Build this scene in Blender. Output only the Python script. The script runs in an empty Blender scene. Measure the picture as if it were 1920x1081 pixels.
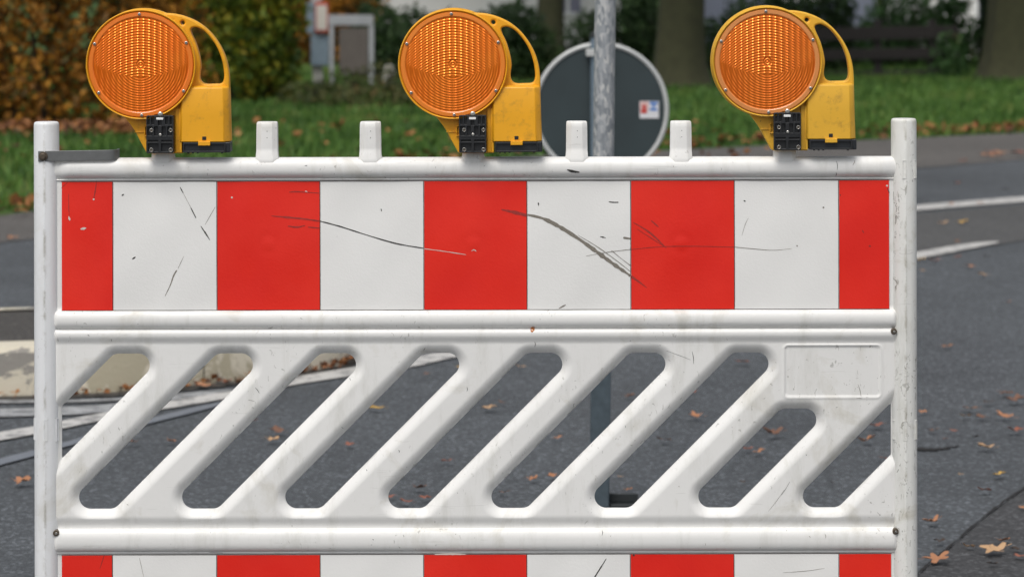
import bpy, bmesh, math, random
import numpy as np
from mathutils import Vector, Matrix
from math import radians, pi, sin, cos
random.seed(7); RNG = np.random.default_rng(7)
S = bpy.context.scene
COL = S.collection

# ------------------------------------------------------------------ camera, sky, sun, exposure
cam = bpy.data.cameras.new("camera"); camo = bpy.data.objects.new("camera", cam); COL.objects.link(camo)
camo.location = (0, -5, 1.43); camo.rotation_euler = (radians(90), 0, 0)
cam.sensor_width = 36; cam.lens = 93.75; cam.shift_y = -0.3073
cam.clip_start = 0.1; cam.clip_end = 900
cam.dof.use_dof = True; cam.dof.focus_distance = 4.985; cam.dof.aperture_fstop = 6.6
S.camera = camo
SUN_EL, SUN_AZ = 58, 200          # azimuth clockwise from +Y: behind the camera, a little to its left
w = bpy.data.worlds.new("World"); S.world = w; w.use_nodes = True
nt = w.node_tree; bg = nt.nodes['Background']
sky = nt.nodes.new('ShaderNodeTexSky'); sky.sky_type = 'NISHITA'; sky.sun_disc = False
sky.sun_elevation = radians(SUN_EL); sky.sun_rotation = radians(SUN_AZ)
sky.air_density = 1.0; sky.dust_density = 4.0
hs = nt.nodes.new('ShaderNodeHueSaturation'); hs.inputs['Saturation'].default_value = 0.28
nt.links.new(sky.outputs[0], hs.inputs['Color']); nt.links.new(hs.outputs[0], bg.inputs[0])
bg.inputs[1].default_value = 0.11
sl = bpy.data.lights.new("sun", 'SUN'); so = bpy.data.objects.new("sun", sl); COL.objects.link(so)
sl.energy = 1.2; sl.angle = radians(28); sl.color = (1, .965, .91)
so.rotation_euler = (radians(90 - SUN_EL), 0, radians(180 - SUN_AZ))
so.location = (0, 0, 8)
S.view_settings.view_transform = 'Standard'; S.view_settings.look = 'None'
S.view_settings.exposure = 0.33; S.view_settings.gamma = 1
S.render.resolution_x = 1024; S.render.resolution_y = 576

# ------------------------------------------------------------------ helpers
def G(px, py, z=0.0):
    r = 1000 * (1.43 - z) / (py + 50); return Vector(((px - 960) / 1000 * r, 5 * (r - 1), z))
def P(px, py, r):
    return Vector(((px - 960) / 1000 * r, 5 * (r - 1), 1.43 - (py + 50) / 1000 * r))
def tag(o, label=None, cat=None, group=None, kind=None):
    if label: o['label'] = label
    if cat: o['category'] = cat
    if group: o['group'] = group
    if kind: o['kind'] = kind
    return o
def empty(name, loc, label, cat, group=None):
    o = bpy.data.objects.new(name, None); COL.objects.link(o); o.location = loc
    o.empty_display_size = .1
    return tag(o, label, cat, group)
def link(name, me, parent=None, loc=None):
    o = bpy.data.objects.new(name, me); COL.objects.link(o)
    if parent: o.parent = parent
    if loc is not None: o.location = loc
    return o
class MB:
    def __init__(s): s.v = []; s.f = []; s.m = []; s.mats = []
    def mat(s, m):
        if m not in s.mats: s.mats.append(m)
        return s.mats.index(m)
    def add(s, v, f, m):
        b = len(s.v); k = s.mat(m); s.v += [tuple(p) for p in v]
        for q in f: s.f.append(tuple(i + b for i in q)); s.m.append(k)
    def box(s, a, b, m, M=None):
        x0, y0, z0 = a; x1, y1, z1 = b
        v = [Vector(p) for p in [(x0,y0,z0),(x1,y0,z0),(x1,y1,z0),(x0,y1,z0),(x0,y0,z1),(x1,y0,z1),(x1,y1,z1),(x0,y1,z1)]]
        if M is not None: v = [M @ p for p in v]
        s.add(v, [(3,2,1,0),(4,5,6,7),(0,1,5,4),(1,2,6,5),(2,3,7,6),(3,0,4,7)], m)
    def loft(s, rings, m, cap=True):
        n = len(rings[0]); v = [p for r in rings for p in r]; f = []
        for i in range(len(rings) - 1):
            for j in range(n):
                k = (j + 1) % n; f.append((i*n+j, i*n+k, (i+1)*n+k, (i+1)*n+j))
        if cap: f.append(tuple(range(n - 1, -1, -1))); f.append(tuple((len(rings)-1)*n + j for j in range(n)))
        s.add(v, f, m)
    def tube(s, pts, rads, m, n=20):
        rings = []
        for i, p in enumerate(pts):
            p = Vector(p); a = Vector(pts[max(0, i-1)]); b = Vector(pts[min(len(pts)-1, i+1)])
            d = (b - a).normalized(); u = d.orthogonal().normalized()
            if abs(d.z) > .7: u = (Vector((1,0,0)) - d * d.x).normalized()
            w_ = d.cross(u)
            rings.append([p + (u * cos(2*pi*j/n) + w_ * sin(2*pi*j/n)) * rads[i] for j in range(n)])
        s.loft(rings, m)
    def build(s, name, parent=None, smooth=True, bevel=0, loc=None, ang=35):
        me = bpy.data.meshes.new(name); me.from_pydata(s.v, [], s.f)
        for m in s.mats: me.materials.append(m)
        me.polygons.foreach_set('material_index', s.m)
        if smooth:
            me.polygons.foreach_set('use_smooth', [True] * len(me.polygons)); me.set_sharp_from_angle(angle=radians(ang))
        me.update(); o = link(name, me, parent, loc)
        if bevel:
            b = o.modifiers.new('bevel', 'BEVEL'); b.width = bevel; b.segments = 2; b.limit_method = 'ANGLE'; b.angle_limit = radians(30)
        return o
def npmesh(name, V, quads=None, tris=None, mats=(), smooth=True):
    me = bpy.data.meshes.new(name); V = np.asarray(V, np.float32)
    q = np.zeros((0,4), int) if quads is None else np.asarray(quads); t = np.zeros((0,3), int) if tris is None else np.asarray(tris)
    me.vertices.add(len(V)); me.vertices.foreach_set('co', V.ravel())
    li = np.concatenate([q.ravel(), t.ravel()]).astype(np.int32); me.loops.add(len(li)); me.loops.foreach_set('vertex_index', li)
    st = np.concatenate([np.arange(len(q)) * 4, len(q)*4 + np.arange(len(t)) * 3]).astype(np.int32)
    me.polygons.add(len(st)); me.polygons.foreach_set('loop_start', st)
    me.polygons.foreach_set('use_smooth', np.full(len(st), smooth))
    for m in mats: me.materials.append(m)
    me.update(calc_edges=True); me.validate(); return me
def plate(outlines, y0, y1, bevel, m, res=3):
    """filled outlines (x,z) in metres, holes allowed, extruded from y0 to y1 with a rounded edge -> mesh"""
    cu = bpy.data.curves.new('c', 'CURVE'); cu.dimensions = '2D'; cu.fill_mode = 'BOTH'
    for ol in outlines:
        sp = cu.splines.new('POLY'); sp.points.add(len(ol) - 1); sp.use_cyclic_u = True
        for i, p in enumerate(ol): sp.points[i].co = (p[0], p[1], 0, 1)
    cu.extrude = max(1e-5, abs(y1 - y0) / 2 - bevel); cu.bevel_depth = bevel; cu.bevel_resolution = res; cu.offset = -bevel
    o = bpy.data.objects.new('c', cu); COL.objects.link(o)
    dg = bpy.context.evaluated_depsgraph_get(); me = bpy.data.meshes.new_from_object(o.evaluated_get(dg))
    bpy.data.objects.remove(o); bpy.data.curves.remove(cu)
    me.transform(Matrix(((1,0,0,0),(0,0,-1,(y0+y1)/2),(0,1,0,0),(0,0,0,1))))
    v = [tuple(a.co) for a in me.vertices]; f = [tuple(p.vertices) for p in me.polygons]; bpy.data.meshes.remove(me)
    return v, f
def rrect(x0, z0, x1, z1, r, n=4):
    pts = []
    for cx, cz, a in ((x1-r, z1-r, 0), (x0+r, z1-r, 90), (x0+r, z0+r, 180), (x1-r, z0+r, 270)):
        for i in range(n + 1):
            t = radians(a + 90 * i / n); pts.append((cx + r*cos(t), cz + r*sin(t)))
    return pts
def circ(cx, cz, r, n=48): return [(cx + r*cos(2*pi*i/n), cz + r*sin(2*pi*i/n)) for i in range(n)]
def spline(pts, n=6, closed=False):
    out = []; N = len(pts); rng = range(N if closed else N - 1)
    for i in rng:
        g = (lambda k: np.array(pts[k % N], float)) if closed else (lambda k: np.array(pts[min(max(k, 0), N-1)], float))
        a, b, c, d = g(i-1), g(i), g(i+1), g(i+2)
        for k in range(n):
            t = k / n; out.append(tuple(.5*((2*b) + (c-a)*t + (2*a-5*b+4*c-d)*t*t + (3*b-a-3*c+d)*t**3)))
    if not closed: out.append(tuple(pts[-1]))
    return out

# ------------------------------------------------------------------ materials
class N:
    def __init__(s, name):
        s.m = bpy.data.materials.new(name); s.m.use_nodes = True; s.t = s.m.node_tree
        s.b = s.t.nodes['Principled BSDF']; s.tc = s.t.nodes.new('ShaderNodeTexCoord')
    def n(s, ty, **k):
        x = s.t.nodes.new('ShaderNode' + ty)
        for a, b in k.items(): setattr(x, a, b)
        return x
    def l(s, a, b): s.t.links.new(a, b)
    def vec(s, sc=(1,1,1), src='Object'):
        mp = s.n('Mapping'); mp.inputs['Scale'].default_value = sc; s.l(s.tc.outputs[src], mp.inputs[0]); return mp.outputs[0]
    def noise(s, scale, detail=3, rough=.55, sc=(1,1,1), dist=0):
        x = s.n('TexNoise'); x.inputs['Scale'].default_value = scale; x.inputs['Detail'].default_value = detail
        x.inputs['Roughness'].default_value = rough; x.inputs['Distortion'].default_value = dist; s.l(s.vec(sc), x.inputs['Vector']); return x.outputs[0]
    def ramp(s, f, stops, interp='LINEAR'):
        r = s.n('ValToRGB'); r.color_ramp.interpolation = interp; e = r.color_ramp.elements
        while len(e) < len(stops): e.new(.5)
        for i, (p, c) in enumerate(stops):
            e[i].position = p; e[i].color = (c, c, c, 1) if isinstance(c, (int, float)) else (*c, 1)
        s.l(f, r.inputs[0]); return r.outputs[0]
    def mix(s, f, a, b, mode='MIX'):
        x = s.n('MixRGB', blend_type=mode)
        for i, q in enumerate((f, a, b)):
            if isinstance(q, (int, float)): x.inputs[i].default_value = q if i == 0 else (q, q, q, 1)
            elif isinstance(q, tuple): x.inputs[i].default_value = (*q, 1)
            else: s.l(q, x.inputs[i])
        return x.outputs[0]
    def math(s, op, a, b=0):
        x = s.n('Math', operation=op)
        for i, q in enumerate((a, b)):
            if isinstance(q, (int, float)): x.inputs[i].default_value = q
            else: s.l(q, x.inputs[i])
        return x.outputs[0]
    def bump(s, h, dist, strength=1):
        b = s.n('Bump'); b.inputs['Distance'].default_value = dist; b.inputs['Strength'].default_value = strength
        s.l(h, b.inputs['Height']); s.l(b.outputs[0], s.b.inputs['Normal'])
    def set(s, col=None, rough=None, metal=None, **k):
        for nm, q in (('Base Color', col), ('Roughness', rough), ('Metallic', metal), *[(a.replace('_', ' '), b) for a, b in k.items()]):
            if q is None: continue
            if isinstance(q, tuple): s.b.inputs[nm].default_value = (*q, 1)
            elif isinstance(q, (int, float)): s.b.inputs[nm].default_value = q
            else: s.l(q, s.b.inputs[nm])
        return s.m
def plain(name, col, rough=.5, metal=0, var=.12, nscale=30, **k):
    a = N(name); f = a.noise(nscale, 4); c = a.mix(f, tuple(x*(1-var) for x in col), tuple(min(1, x*(1+var)) for x in col))
    return a.set(c, rough, metal, **k)

def plastic(name, col, mossy=.5, seam=None):
    a = N(name)
    chips = mossy > 1.2
    big = a.noise(2.3, 4); c = a.mix(a.ramp(big, [(.35, 0), (.7, 1)]), tuple(x*.95 for x in col), tuple(x*1.02 for x in col))
    st = a.ramp(a.noise(26, 5, .7, (1, 1, .22)), [(.52, 0), (.75, 1)])
    c = a.mix(a.math('MULTIPLY', st, .22 * mossy + .05), c, (.34, .33, .26))
    cl = a.ramp(a.noise(9, 5, .65, dist=.6), [(.56, 0), (.72, 1)])
    c = a.mix(a.math('MULTIPLY', cl, .36 * mossy), c, (.37, .33, .22))
    zone = a.ramp(a.noise(4.2, 2), [(.47, 0), (.58, 1)])
    sp = a.ramp(a.noise(130, 3, .6, (1, 1, .6), .8), [(.685 - .03*mossy, 0), (.72 - .03*mossy, 1)])
    c = a.mix(a.math('MULTIPLY', a.math('MULTIPLY', zone, sp), .42), c, (.10, .085, .06))
    scr = a.ramp(a.noise(60, 2, .5, (.12, 1, 2.4), 1.2), [(.70, 0), (.73, 1)])
    c = a.mix(a.math('MULTIPLY', scr, .18), c, (.3, .29, .26))
    if seam is not None:                       # grime caught along the mould seam down the middle of the post
        sx = a.n('SeparateXYZ'); a.l(a.tc.outputs['Object'], sx.inputs[0])
        d = a.math('ABSOLUTE', a.math('SUBTRACT', sx.outputs[0], seam))
        line = a.ramp(d, [(0.0012, 1), (0.0042, 0)])
        brk = a.ramp(a.noise(28, 5, .8, (1, 1, .5)), [(.46, 0), (.62, 1)])
        c = a.mix(a.math('MULTIPLY', a.math('MULTIPLY', line, brk), .62), c, (.22, .19, .13))
    if chips:                                  # black lichen specks and worn spots on the right post
        ch = a.ramp(a.noise(95, 5, .7, (1, 1, .55), 1.0), [(.575, 0), (.61, 1)]); zn = a.ramp(a.noise(11, 4, .6, (1.6, 1, .5)), [(.46, 0), (.58, 1)])
        c = a.mix(a.math('MULTIPLY', a.math('MULTIPLY', ch, zn), .75), c, (.12, .11, .08))
    a.bump(a.mix(.5, a.noise(90, 4), a.noise(14, 3)), .0012, .45)
    return a.set(c, a.ramp(a.noise(20, 4), [(.3, .36), (.75, .58)]), 0, Specular_IOR_Level=.42)
M = {}
M['plastic'] = plastic('white_plastic', (.79, .785, .765), 1.0)
M['post_l'] = plastic('white_post_plastic', (.77, .78, .79), .6, -.8705)
M['post_r'] = plastic('mossy_post_plastic', (.74, .74, .71), 1.7, .7365)
def sheet_mat(name, col, col2):
    a = N(name); c = a.mix(a.ramp(a.noise(5, 4), [(.35, 0), (.7, 1)]), col, col2)
    sp = a.ramp(a.noise(90, 3, .6, dist=.5), [(.74, 0), (.76, 1)]); zone = a.ramp(a.noise(5.5, 2), [(.5, 0), (.6, 1)])
    c = a.mix(a.math('MULTIPLY', a.math('MULTIPLY', sp, zone), .55), c, (.1, .06, .05))
    a.bump(a.mix(.35, a.noise(260, 2), a.noise(24, 3)), .0011, .35)
    return a.set(c, a.ramp(a.noise(11, 4), [(.3, .36), (.75, .55)]), 0, Specular_IOR_Level=.38)
M['red'] = sheet_mat('red_sheeting', (.72, .016, .008), (.80, .028, .013))
M['white_sheet'] = sheet_mat('white_sheeting', (.77, .765, .745), (.82, .815, .795))
M['black_mark'] = plain('rubber_scuff', (.03, .028, .024), .7)
M['grey_mark'] = plain('grey_scuff', (.20, .18, .15), .75, var=.75, nscale=380)
M['dark_red_mark'] = plain('scuffed_red', (.32, .025, .018), .6, var=.5, nscale=250)
M['pale_mark'] = plain('pale_scrape', (.62, .55, .5), .6)
M['rust'] = plain('rust_stain', (.42, .15, .04), .8)
M['seamdark'] = plain('sheet_edge', (.06, .045, .04), .7)
M['steel'] = plain('dull_strap_steel', (.17, .175, .175), .48, .55, .2, 60)
M['bolt'] = plain('weathered_bolt', (.13, .105, .08), .45, .7, .4, 300)
M['screw'] = plain('zinc_screw', (.62, .60, .56), .25, 1, .15)
def lamp_plastic(name, col, rough):
    a = N(name); oi = a.n('ObjectInfo'); sc_ = a.n('VectorMath', operation='ADD'); a.l(a.tc.outputs['Object'], sc_.inputs[0]); a.l(oi.outputs['Random'], sc_.inputs[1]); a.vec = lambda q=(1,1,1), src=None: sc_.outputs[0]
    f = a.noise(14, 4); c = a.mix(f, tuple(x*.9 for x in col), tuple(min(1, x*1.08) for x in col))
    d = a.ramp(a.noise(45, 5, .7), [(.54, 0), (.72, 1)]); c = a.mix(a.math('MULTIPLY', d, .38), c, (.22, .12, .03))
    e_ = a.ramp(a.noise(110, 3, .6), [(.70, 0), (.73, 1)]); c = a.mix(a.math('MULTIPLY', e_, .6), c, (.1, .06, .02))
    a.bump(a.noise(420, 2), .0005, .35); return a.set(c, rough, 0, Specular_IOR_Level=.4)
M['yellow'] = lamp_plastic('yellow_lamp_plastic', (.82, .385, .014), .42)
M['yellow_worn'] = lamp_plastic('worn_yellow_lamp_plastic', (.74, .41, .034), .5)
M['blackpl'] = plain('black_ribbed_plastic', (.014, .015, .017), .42)
M['blackgloss'] = plain('black_battery_cover', (.02, .023, .027), .25)
M['whitetab'] = plain('white_tab', (.8, .8, .78), .5)
def lens_mat(name, c0, c1, metal):
    a = N(name); f = a.noise(22, 3); c = a.mix(f, c0, c1)
    return a.set(c, .17, metal, Coat_Weight=.3, Coat_Roughness=.1, Specular_IOR_Level=.4)
M['lens'] = lens_mat('orange_prism_lens', (1, .155, .004), (1, .25, .012), .6)
M['lens_b'] = lens_mat('amber_prism_lens', (1, .175, .006), (1, .27, .018), .62)
M['lens_c'] = lens_mat('brown_amber_prism_lens', (.86, .155, .008), (1, .25, .022), .62)
M['rim'] = plain('orange_lens_rim', (.80, .19, .015), .3, Coat_Weight=.3)
M['rim_b'] = plain('amber_lens_rim', (.78, .22, .022), .3, Coat_Weight=.3)
M['rim_c'] = plain('dusty_lens_rim', (.66, .25, .07), .35, Coat_Weight=.3)
M['reflector'] = plain('reflector_housing', (.16, .05, .01), .6)
def galv():
    a = N('galvanised_steel'); v = a.n('TexVoronoi'); v.inputs['Scale'].default_value = 120; a.l(a.vec((1, 1, .45)), v.inputs['Vector'])
    v.inputs['Randomness'].default_value = 1
    f = a.math('MULTIPLY', a.noise(75, 6, .75, (1, 1, .5), 1.8), 1); sx = a.n('SeparateColor'); a.l(v.outputs['Color'], sx.inputs[0])
    g = a.mix(.45, f, sx.outputs[0]); c = a.ramp(g, [(.30, (.26, .28, .30)), (.47, (.36, .38, .40)), (.6, (.44, .45, .46)), (.76, (.58, .58, .56))])
    return a.set(c, a.ramp(g, [(.3, .35), (.7, .65)]), .35)
M['galv'] = galv()
M['sleeve'] = plain('blue_grey_steel_sleeve', (.085, .112, .132), .5, .3, .4, 40)
M['darksteel'] = plain('dark_foot_steel', (.035, .04, .042), .55, .4)
M['signback'] = plain('slate_sign_back', (.027, .041, .045), .5, 0, .3, 6)
M['signrim'] = plain('pale_sign_rim', (.52, .53, .52), .45, .2)
M['bluepost'] = plain('blue_grey_sign_post', (.19, .25, .31), .45, .3)
def asphalt(name, col, grain=1.0, pat=.12):
    a = N(name); big = a.noise(.55, 5, .6); c = a.mix(a.ramp(big, [(.3, 0), (.7, 1)]), tuple(x*(1-pat) for x in col), tuple(x*(1+pat) for x in col))
    v = a.n('TexVoronoi'); v.inputs['Scale'].default_value = 110; a.l(a.vec(), v.inputs['Vector'])
    sx = a.n('SeparateColor'); a.l(v.outputs['Color'], sx.inputs[0])
    g = a.ramp(sx.outputs[0], [(.0, .55), (.6, .95), (.86, 1.35), (.97, 2.5)])
    c = a.mix(.85 * grain, c, g, 'MULTIPLY')
    fn = a.ramp(a.noise(260, 3, .7), [(.3, .72), (.7, 1.28)]); c = a.mix(.8, c, fn, 'MULTIPLY')
    st = a.ramp(a.noise(7, 6, .7), [(.55, 0), (.8, 1)]); c = a.mix(a.math('MULTIPLY', st, .35), c, tuple(x*.6 for x in col))
    a.bump(a.mix(.5, v.outputs['Distance'], a.noise(200, 3)), .006, .55)
    return a.set(c, .82, 0, Specular_IOR_Level=.3)
M['asphalt'] = asphalt('road_asphalt', (.076, .083, .091), .8, .22)
M['asphalt_warm'] = asphalt('worn_brownish_asphalt', (.080, .080, .080), .7)
M['asphalt_patch'] = asphalt('new_asphalt_patch', (.058, .059, .062), .8)
M['pave'] = asphalt('footway_asphalt', (.100, .094, .088), .6)
M['crack'] = plain('crack_fill', (.012, .011, .011), .9)
def paint():
    a = N('worn_road_paint'); f = a.ramp(a.noise(16, 6, .75), [(.36, 0), (.5, 1)])
    c = a.mix(f, (.15, .15, .155), (.52, .51, .49)); return a.set(c, .6)
M['paint'] = paint()
def paint2():
    a = N('faded_road_paint'); f = a.ramp(a.noise(13, 6, .8, (1, 2, 1)), [(.40, 0), (.6, 1)])
    c = a.mix(f, (.10, .105, .11), (.42, .43, .44)); return a.set(c, .65)
M['paint_faded'] = paint2()
M['tarline'] = plain('blue_grey_sealant', (.15, .165, .19), .5, 0, .3, 9)
def kerbm():
    a = N('painted_concrete_kerb'); f = a.ramp(a.noise(3.3, 6, .7, (1, 1, 1.5), .6), [(.46, 0), (.50, 1)])
    c = a.mix(a.noise(30, 4), (.68, .62, .50), (.84, .79, .68)); c = a.mix(a.math('MULTIPLY', f, .55), (.42, .38, .28), c)
    s_ = a.ramp(a.noise(3.4, 6, .75, (1, 1, 2), .4), [(.52, 0), (.55, 1)]); c = a.mix(a.math('MULTIPLY', s_, .85), c, (.21, .20, .19))
    a.bump(a.noise(60, 5), .004, .5); return a.set(c, .85)
M['kerb'] = kerbm()
M['island'] = asphalt('island_asphalt', (.06, .056, .052), .7)
def grassm():
    a = N('verge_grass'); c = a.ramp(a.noise(2.4, 6, .7), [(.28, (.030, .065, .014)), (.5, (.052, .115, .022)), (.66, (.085, .14, .032)), (.8, (.12, .095, .035))])
    c = a.mix(a.noise(40, 4), a.mix(.5, c, (0, 0, 0), 'MIX'), c); return a.set(c, .9, 0, Specular_IOR_Level=.2)
M['grass'] = grassm()
def leafm(name, stops, nsc=1.6, rnd=.55, trans=.25):
    a = N(name); ge = a.n('NewGeometry'); f = a.mix(rnd, a.ramp(a.noise(nsc, 4), [(.3, 0), (.7, 1)]), ge.outputs['Random Per Island'])
    c = a.ramp(f, stops); a.set(c, .6, 0, Specular_IOR_Level=.3)
    out = a.t.nodes['Material Output']; tr = a.n('BsdfTranslucent'); a.l(c, tr.inputs[0]); mx = a.n('MixShader'); mx.inputs[0].default_value = trans
    a.l(a.b.outputs[0], mx.inputs[1]); a.l(tr.outputs[0], mx.inputs[2]); a.l(mx.outputs[0], out.inputs[0]); return a.m
M['blade'] = leafm('grass_blades', [(.14, (.03, .065, .016)), (.42, (.07, .155, .03)), (.70, (.125, .225, .045)), (.92, (.22, .21, .07)), (1, (.26, .14, .05))], .9, .42)
M['hedge'] = leafm('autumn_beech_leaves', [(.12, (.05, .085, .012)), (.32, (.10, .06, .014)), (.52, (.30, .125, .018)), (.76, (.54, .25, .03)), (1, (.70, .40, .08))], 3.2, .5, .32)
M['yg'] = leafm('yellow_green_leaves', [(.1, (.022, .05, .008)), (.42, (.07, .115, .012)), (.66, (.18, .20, .014)), (.88, (.32, .24, .02)), (1, (.36, .16, .02))], 2.4)
M['dg'] = leafm('dark_evergreen_leaves', [(.1, (.010, .022, .008)), (.5, (.022, .05, .014)), (.85, (.045, .085, .022)), (1, (.09, .10, .03))])
M['mg'] = leafm('garden_shrub_leaves', [(.1, (.018, .048, .014)), (.5, (.042, .10, .028)), (.85, (.075, .15, .05)), (1, (.18, .12, .03))])
M['weed'] = leafm('weed_leaves', [(.1, (.025, .04, .012)), (.5, (.07, .085, .025)), (.85, (.13, .12, .04)), (1, (.20, .11, .04))])
M['litter'] = leafm('fallen_leaf_litter', [(.1, (.07, .03, .015)), (.5, (.22, .085, .03)), (.85, (.38, .17, .06)), (1, (.5, .3, .12))], 3, .8, .1)
M['bark'] = plain('mossy_bark', (.040, .041, .018), .95, 0, .45, 9)
M['branch'] = plain('shrub_branches', (.03, .022, .014), .95, 0, .3, 9)
M['darkwood'] = plain('dark_weathered_wood', (.022, .018, .017), .8, 0, .3, 6)
M['wallwhite'] = plain('white_render', (.78, .77, .76), .8, 0, .05, 2)
M['wallblue'] = plain('blue_grey_render', (.19, .21, .28), .8, 0, .1, 2)
M['glass'] = plain('dark_window_glass', (.03, .035, .04), .1)
M['winframe'] = plain('white_window_frame', (.75, .75, .75), .4)
M['curtain'] = plain('lilac_curtain', (.24, .24, .32), .8)
M['roof'] = plain('brown_roof_tiles', (.16, .07, .045), .7, 0, .3, 3)
M['boardblue'] = plain('blue_grey_board', (.20, .26, .31), .5, 0, .2, 12)
M['boardwhite'] = plain('cream_notice', (.60, .56, .50), .5, 0, .15, 20)
M['redborder'] = plain('red_notice_border', (.45, .06, .04), .5)
M['greypost'] = plain('pale_grey_post', (.40, .39, .36), .6, 0, .15, 12)
M['whitebar'] = plain('white_painted_bar', (.32, .33, .345), .5, 0, .25, 5)
M['boardgrey'] = plain('grey_brown_board', (.10, .085, .075), .7, 0, .3, 7)
M['stickwhite'] = plain('sticker_white', (.66, .66, .68), .4)
M['stickred'] = plain('sticker_red', (.50, .06, .05), .4)
M['stickpink'] = plain('sticker_pink', (.62, .40, .38), .4)
M['stickblue'] = plain('sticker_blue', (.06, .18, .48), .4)
M['rubber'] = plain('recycled_rubber', (.03, .03, .03), .9)
LC = {'orange': (.37, .17, .085), 'tan': (.46, .29, .16), 'yellow': (.50, .31, .07), 'brown': (.17, .085, .055), 'red': (.26, .095, .06), 'dark': (.055, .035, .025)}
for k_, c_ in LC.items(): M['leaf_' + k_] = plain(k_ + '_dead_leaf', c_, .75, 0, .35, 35)

# ------------------------------------------------------------------ ground
def flat(name, pts, z, m, label=None, kind='structure'):
    mb = MB(); mb.add([(p[0], p[1], z) for p in pts], [tuple(range(len(pts)))], m); o = mb.build(name, smooth=False); return tag(o, kind=kind)
def strip(pts_px, wpx, z, m, name, kind='structure', jit=0, label=None, cat=None):
    """ribbon on the ground following pixel points; wpx = height of the band at each point"""
    P_ = spline(pts_px, 8); W = np.interp(np.linspace(0, 1, len(P_)), np.linspace(0, 1, len(wpx)), wpx)
    v = []
    for (x, y), w_ in zip(P_, W):
        a = G(x, y - w_/2 + random.uniform(-jit, jit)); b = G(x, y + w_/2 + random.uniform(-jit, jit)); v += [(a.x, a.y, z), (b.x, b.y, z)]
    mb = MB(); mb.add(v, [(2*i, 2*i+1, 2*i+3, 2*i+2) for i in range(len(P_) - 1)], m); o = mb.build(name, smooth=False)
    return tag(o, kind=kind)
gm = MB(); gm.add([(-400, -60, -.012), (400, -60, -.012), (400, 700, -.012), (-400, 700, -.012)], [(0, 1, 2, 3)], M['grass'])
tag(gm.build('ground', smooth=False), kind='structure')
edge_px = spline([(-120, 420), (66, 396), (500, 340), (1000, 293), (1320, 279), (1620, 263), (1900, 250), (2100, 241)], 6)
edge = [G(*p) for p in edge_px]
eL, eR = edge[0] + (edge[0] - edge[1]).normalized() * 18, edge[-1] + (edge[-1] - edge[-2]).normalized() * 60
ap = [(-70, -40), (70, -40), (eR.x, eR.y)] + [(p.x, p.y) for p in reversed(edge)] + [(eL.x, eL.y)]
# asphalt as a triangulated fan that follows the verge
flat('road', ap, 0, M['asphalt'])
low = [G(*p) for p in spline([(-120, 470), (66, 448), (1000, 352), (1400, 336), (1725, 315), (1920, 299), (2100, 290)], 6)]
edge2 = edge
pv = [(p.x, p.y) for p in edge2] + [(p.x, p.y) for p in reversed(low)]
flat('pavement', pv, .004, M['pave'])
bandA = [G(*p) for p in spline([(1500, 412), (1725, 400), (1920, 384), (2100, 372)], 5)]
bandB = [G(*p) for p in spline([(1500, 505), (1725, 482), (1800, 470), (1920, 452), (2100, 425)], 5)]
flat('worn_lane', [(p.x, p.y) for p in bandA] + [(p.x, p.y) for p in reversed(bandB)], .004, M['asphalt_warm'])
# repaired patch right of the barrier, with its open seam
seam_px = [(1600, 1180), (1700, 1098), (1745, 1058), (1790, 1020), (1850, 968), (1885, 943), (1935, 908), (2100, 800)]
sm = [G(*p) for p in spline(seam_px, 5)]
flat('asphalt_patch', [(p.x, p.y) for p in sm] + [(3.2, sm[-1].y), (3.2, -1.5), (sm[0].x, -1.5)], .004, M['asphalt_patch'])
strip(seam_px, [6, 4.5, 4, 3.5, 3], .008, M['crack'], 'asphalt_seam', jit=1.8)
strip([(1690, 842), (1725, 843), (1760, 843), (1800, 836)], [1, 5, 4, 1], .004, M['crack'], 'asphalt_crack', jit=.6)
# road markings
tag(strip([(1450, 415), (1725, 391), (1920, 375), (2100, 362)], [9, 10, 10, 10], .009, M['paint'], 'edge_line'))
strip([(1560, 506), (1640, 494), (1725, 480), (1780, 470), (1830, 461.5), (1872, 456)], [12, 12, 12, 12, 9, 2], .009, M['paint'], 'dash_line')
strip([(-80, 835), (0, 820), (67, 808), (193, 783), (310, 762), (437, 740), (547, 717), (663, 698), (776, 680), (850, 664), (1000, 636)], [17, 15, 13, 14, 17, 15], .006, M['paint'], 'lane_line')
strip([(-80, 778), (0, 776), (197, 768), (328, 746), (437, 733)], [20, 16, 14, 10, 4], .006, M['paint_faded'], 'old_lane_line')
strip([(-80, 756), (0, 755), (197, 752), (330, 741)], [4, 6, 5, 2], .006, M['paint_faded'], 'old_kerb_line')
strip([(-80, 890), (0, 868), (66, 851), (120, 836), (270, 794), (400, 762), (470, 748)], [13, 12, 9, 10, 3], .006, M['tarline'], 'sealant_line')
# traffic island with its kerb
kb_px = spline([(-500, 765), (-200, 751), (0, 745), (226, 736), (410, 719), (560, 700), (650, 683), (715, 655)], 6)
kf = [G(*p) for p in kb_px]; H = .17
def off(pts, d):
    out = []
    for i, p in enumerate(pts):
        t = (pts[min(i+1, len(pts)-1)] - pts[max(i-1, 0)]).normalized(); out.append(p + Vector((-t.y, t.x, 0)) * d)
    return out
isl = MB(); k1 = off(kf, .02); k2 = off(kf, .15)
rings = [kf, [p + Vector((0, 0, .15)) for p in off(kf, .006)], [p + Vector((0, 0, H)) for p in k1], [p + Vector((0, 0, H)) for p in k2], k2]
for i in range(len(rings) - 1):
    A, B = rings[i], rings[i+1]; n = len(A); isl.add(A + B, [(j, j+1, n+j+1, n+j) for j in range(n-1)], M['kerb'])
ko = tag(isl.build('kerb'), 'cream painted kerb with grey patches along the traffic island', 'kerb', kind='structure')
jn = MB()                                     # joints and one open crack in the kerb face
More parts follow.
